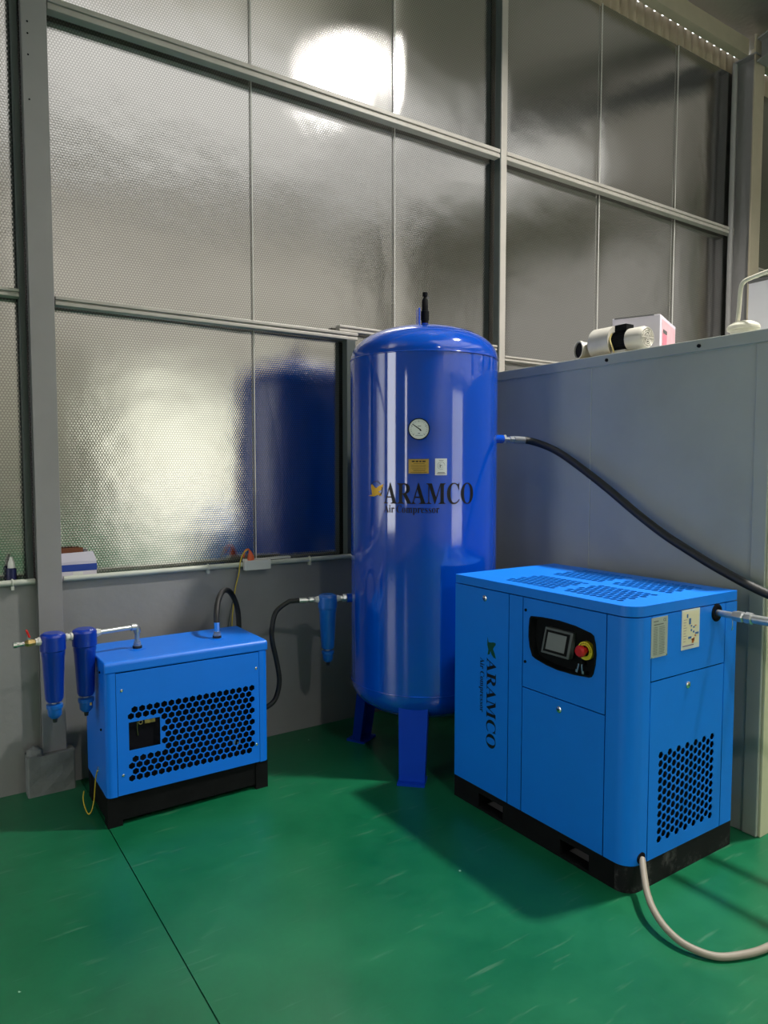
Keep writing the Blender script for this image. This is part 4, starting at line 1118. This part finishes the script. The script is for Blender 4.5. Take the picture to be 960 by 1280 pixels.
tag(obj('cable_trunking', bx(1.645, 1.785, 3.59, 3.625, 0.999, 1.010), M_white, None, bevel=0.002), 'short white trunking strip right of the socket box', 'trunking')
pg = thing('orange_plug', 'orange plug with a looped wire standing on the socket box', 'plug', (1.53, 3.565, 1.01))
obj('plug_body', lathe(B(), (1.532, 3.562, 1.009), (-0.1,0,1), [(0, 0.018), (0.015, 0.019), (0.035, 0.012), (0.05, 0.006), (0.051, 0)], 14), M_orange, pg, smooth=True, angle=50)
obj('wire_loop', tube(B(), [(1.528, 3.562, 1.055), (1.515, 3.560, 1.068), (1.495, 3.558, 1.058), (1.487, 3.556, 1.025)], 0.0045, 8), M_orange, pg, smooth=True)
tag(obj('yellow_wire', tube(B(), [(1.510, 3.556, 1.066), (1.486, 3.552, 1.050), (1.468, 3.552, 1.010), (1.458, 3.553, 0.94), (1.446, 3.575, 0.86), (1.440, 3.585, 0.78), (1.430, 3.588, 0.66), (1.425, 3.588, 0.4)], 0.0032, 8), M_yellow, None, smooth=True), 'thin yellow wire hanging from the orange plug behind the dryer', 'wire')
tag(obj('grey_wire', tube(B(), [(1.468, 3.585, 0.97), (1.452, 3.589, 0.86), (1.425, 3.59, 0.74), (1.405, 3.59, 0.62), (1.40, 3.59, 0.4)], 0.0026, 8), M_girtdark, None, smooth=True), 'thin dark wire hanging beside the yellow wire', 'wire')
bt = thing('glue_bottle', 'small dark navy bottle with white nozzle cap on the sill', 'bottle', (0.388, 3.624, SILL))
obj('bottle_body', lathe(B(), (0.388, 3.624, SILL), (0,0,1), [(0, 0.019), (0.002, 0.021), (0.076, 0.021), (0.082, 0.014)], 24), M_navycap, bt, smooth=True, angle=40)
obj('nozzle_cap', lathe(B(), (0.388, 3.624, SILL+0.080), (0,0,1), [(0, 0.016), (0.024, 0.015), (0.036, 0.010), (0.052, 0.006), (0.053, 0)], 18), M_white, bt, smooth=True, angle=50)
tb = thing('tissue_box', 'open white box with a blue band on the sill right of the column', 'box', (0.67, 3.62, SILL))
TX0, TX1, TY0, TY1 = 0.560, 0.752, 3.603, 3.656
obj('box_body', bx(TX0, TX1, TY0, TY1, SILL, 1.060), M_carton, tb, bevel=0.002)
obj('blue_band', bx(TX0, TX1+0.001, TY0-0.001, TY1, 1.014, 1.046), M_blueband, tb)
bm = B()
v = [bm.verts.new(c) for c in ((TX0, TY0, 1.060), (TX1, TY0, 1.060), (TX1-0.014, TY0+0.008, 1.104), (TX0+0.01, TY0+0.008, 1.100))]
w_ = [bm.verts.new(q.co + Vector((0, 0.002, 0))) for q in v]
bm.faces.new(v); bm.faces.new(list(reversed(w_)))
for i in range(4): bm.faces.new((v[i], v[(i+1) % 4], w_[(i+1) % 4], w_[i]))
obj('flap', bm, M_carton, tb)
obj('card_rim', bx(TX0+0.01, 0.700, TY1-0.012, TY1-0.008, 1.06, 1.122), M_brown, tb)
obj('price_patch', bx(0.645, 0.690, TY0-0.0012, TY0, 0.974, 1.010), M_paper, tb)

# ================================================================== LAMPS (high on the roof, out of frame)
def high_lamp(pos, power, label, size=0.24):
    t = thing('ceiling_lamp', label, 'lamp', pos, 'hall lamps')
    p_ = Vector(pos)
    obj('lamp_housing', bx(p_.x-size/2-0.03, p_.x+size/2+0.03, p_.y-size/2-0.03, p_.y+size/2+0.03, p_.z+0.01, p_.z+0.09), M_black, t)
    top = roof_z(p_.y)
    obj('hanger', cyl(B(), (p_.x, p_.y, p_.z+0.09), (p_.x, p_.y, top), 0.01, 8), M_galv, t)
    l = bpy.data.lights.new('lamp_light', 'AREA'); l.shape = 'SQUARE'; l.size = size; l.energy = power
    l.color = (1.0, 0.965, 0.90); l.spread = math.radians(128)
    o_ = bpy.data.objects.new('lamp_light', l); C.objects.link(o_); o_.parent = t
    return t
high_lamp((3.72, 1.22, 5.45), LAMP_POWER, 'square lamp hung from the roof above the compressor')
high_lamp((0.3, -5.0, 6.2), FILL_LAMP_POWER, 'added fill lamp behind the viewer, unseen')  # added fill for the end faces, placed so its reflection stays off frame
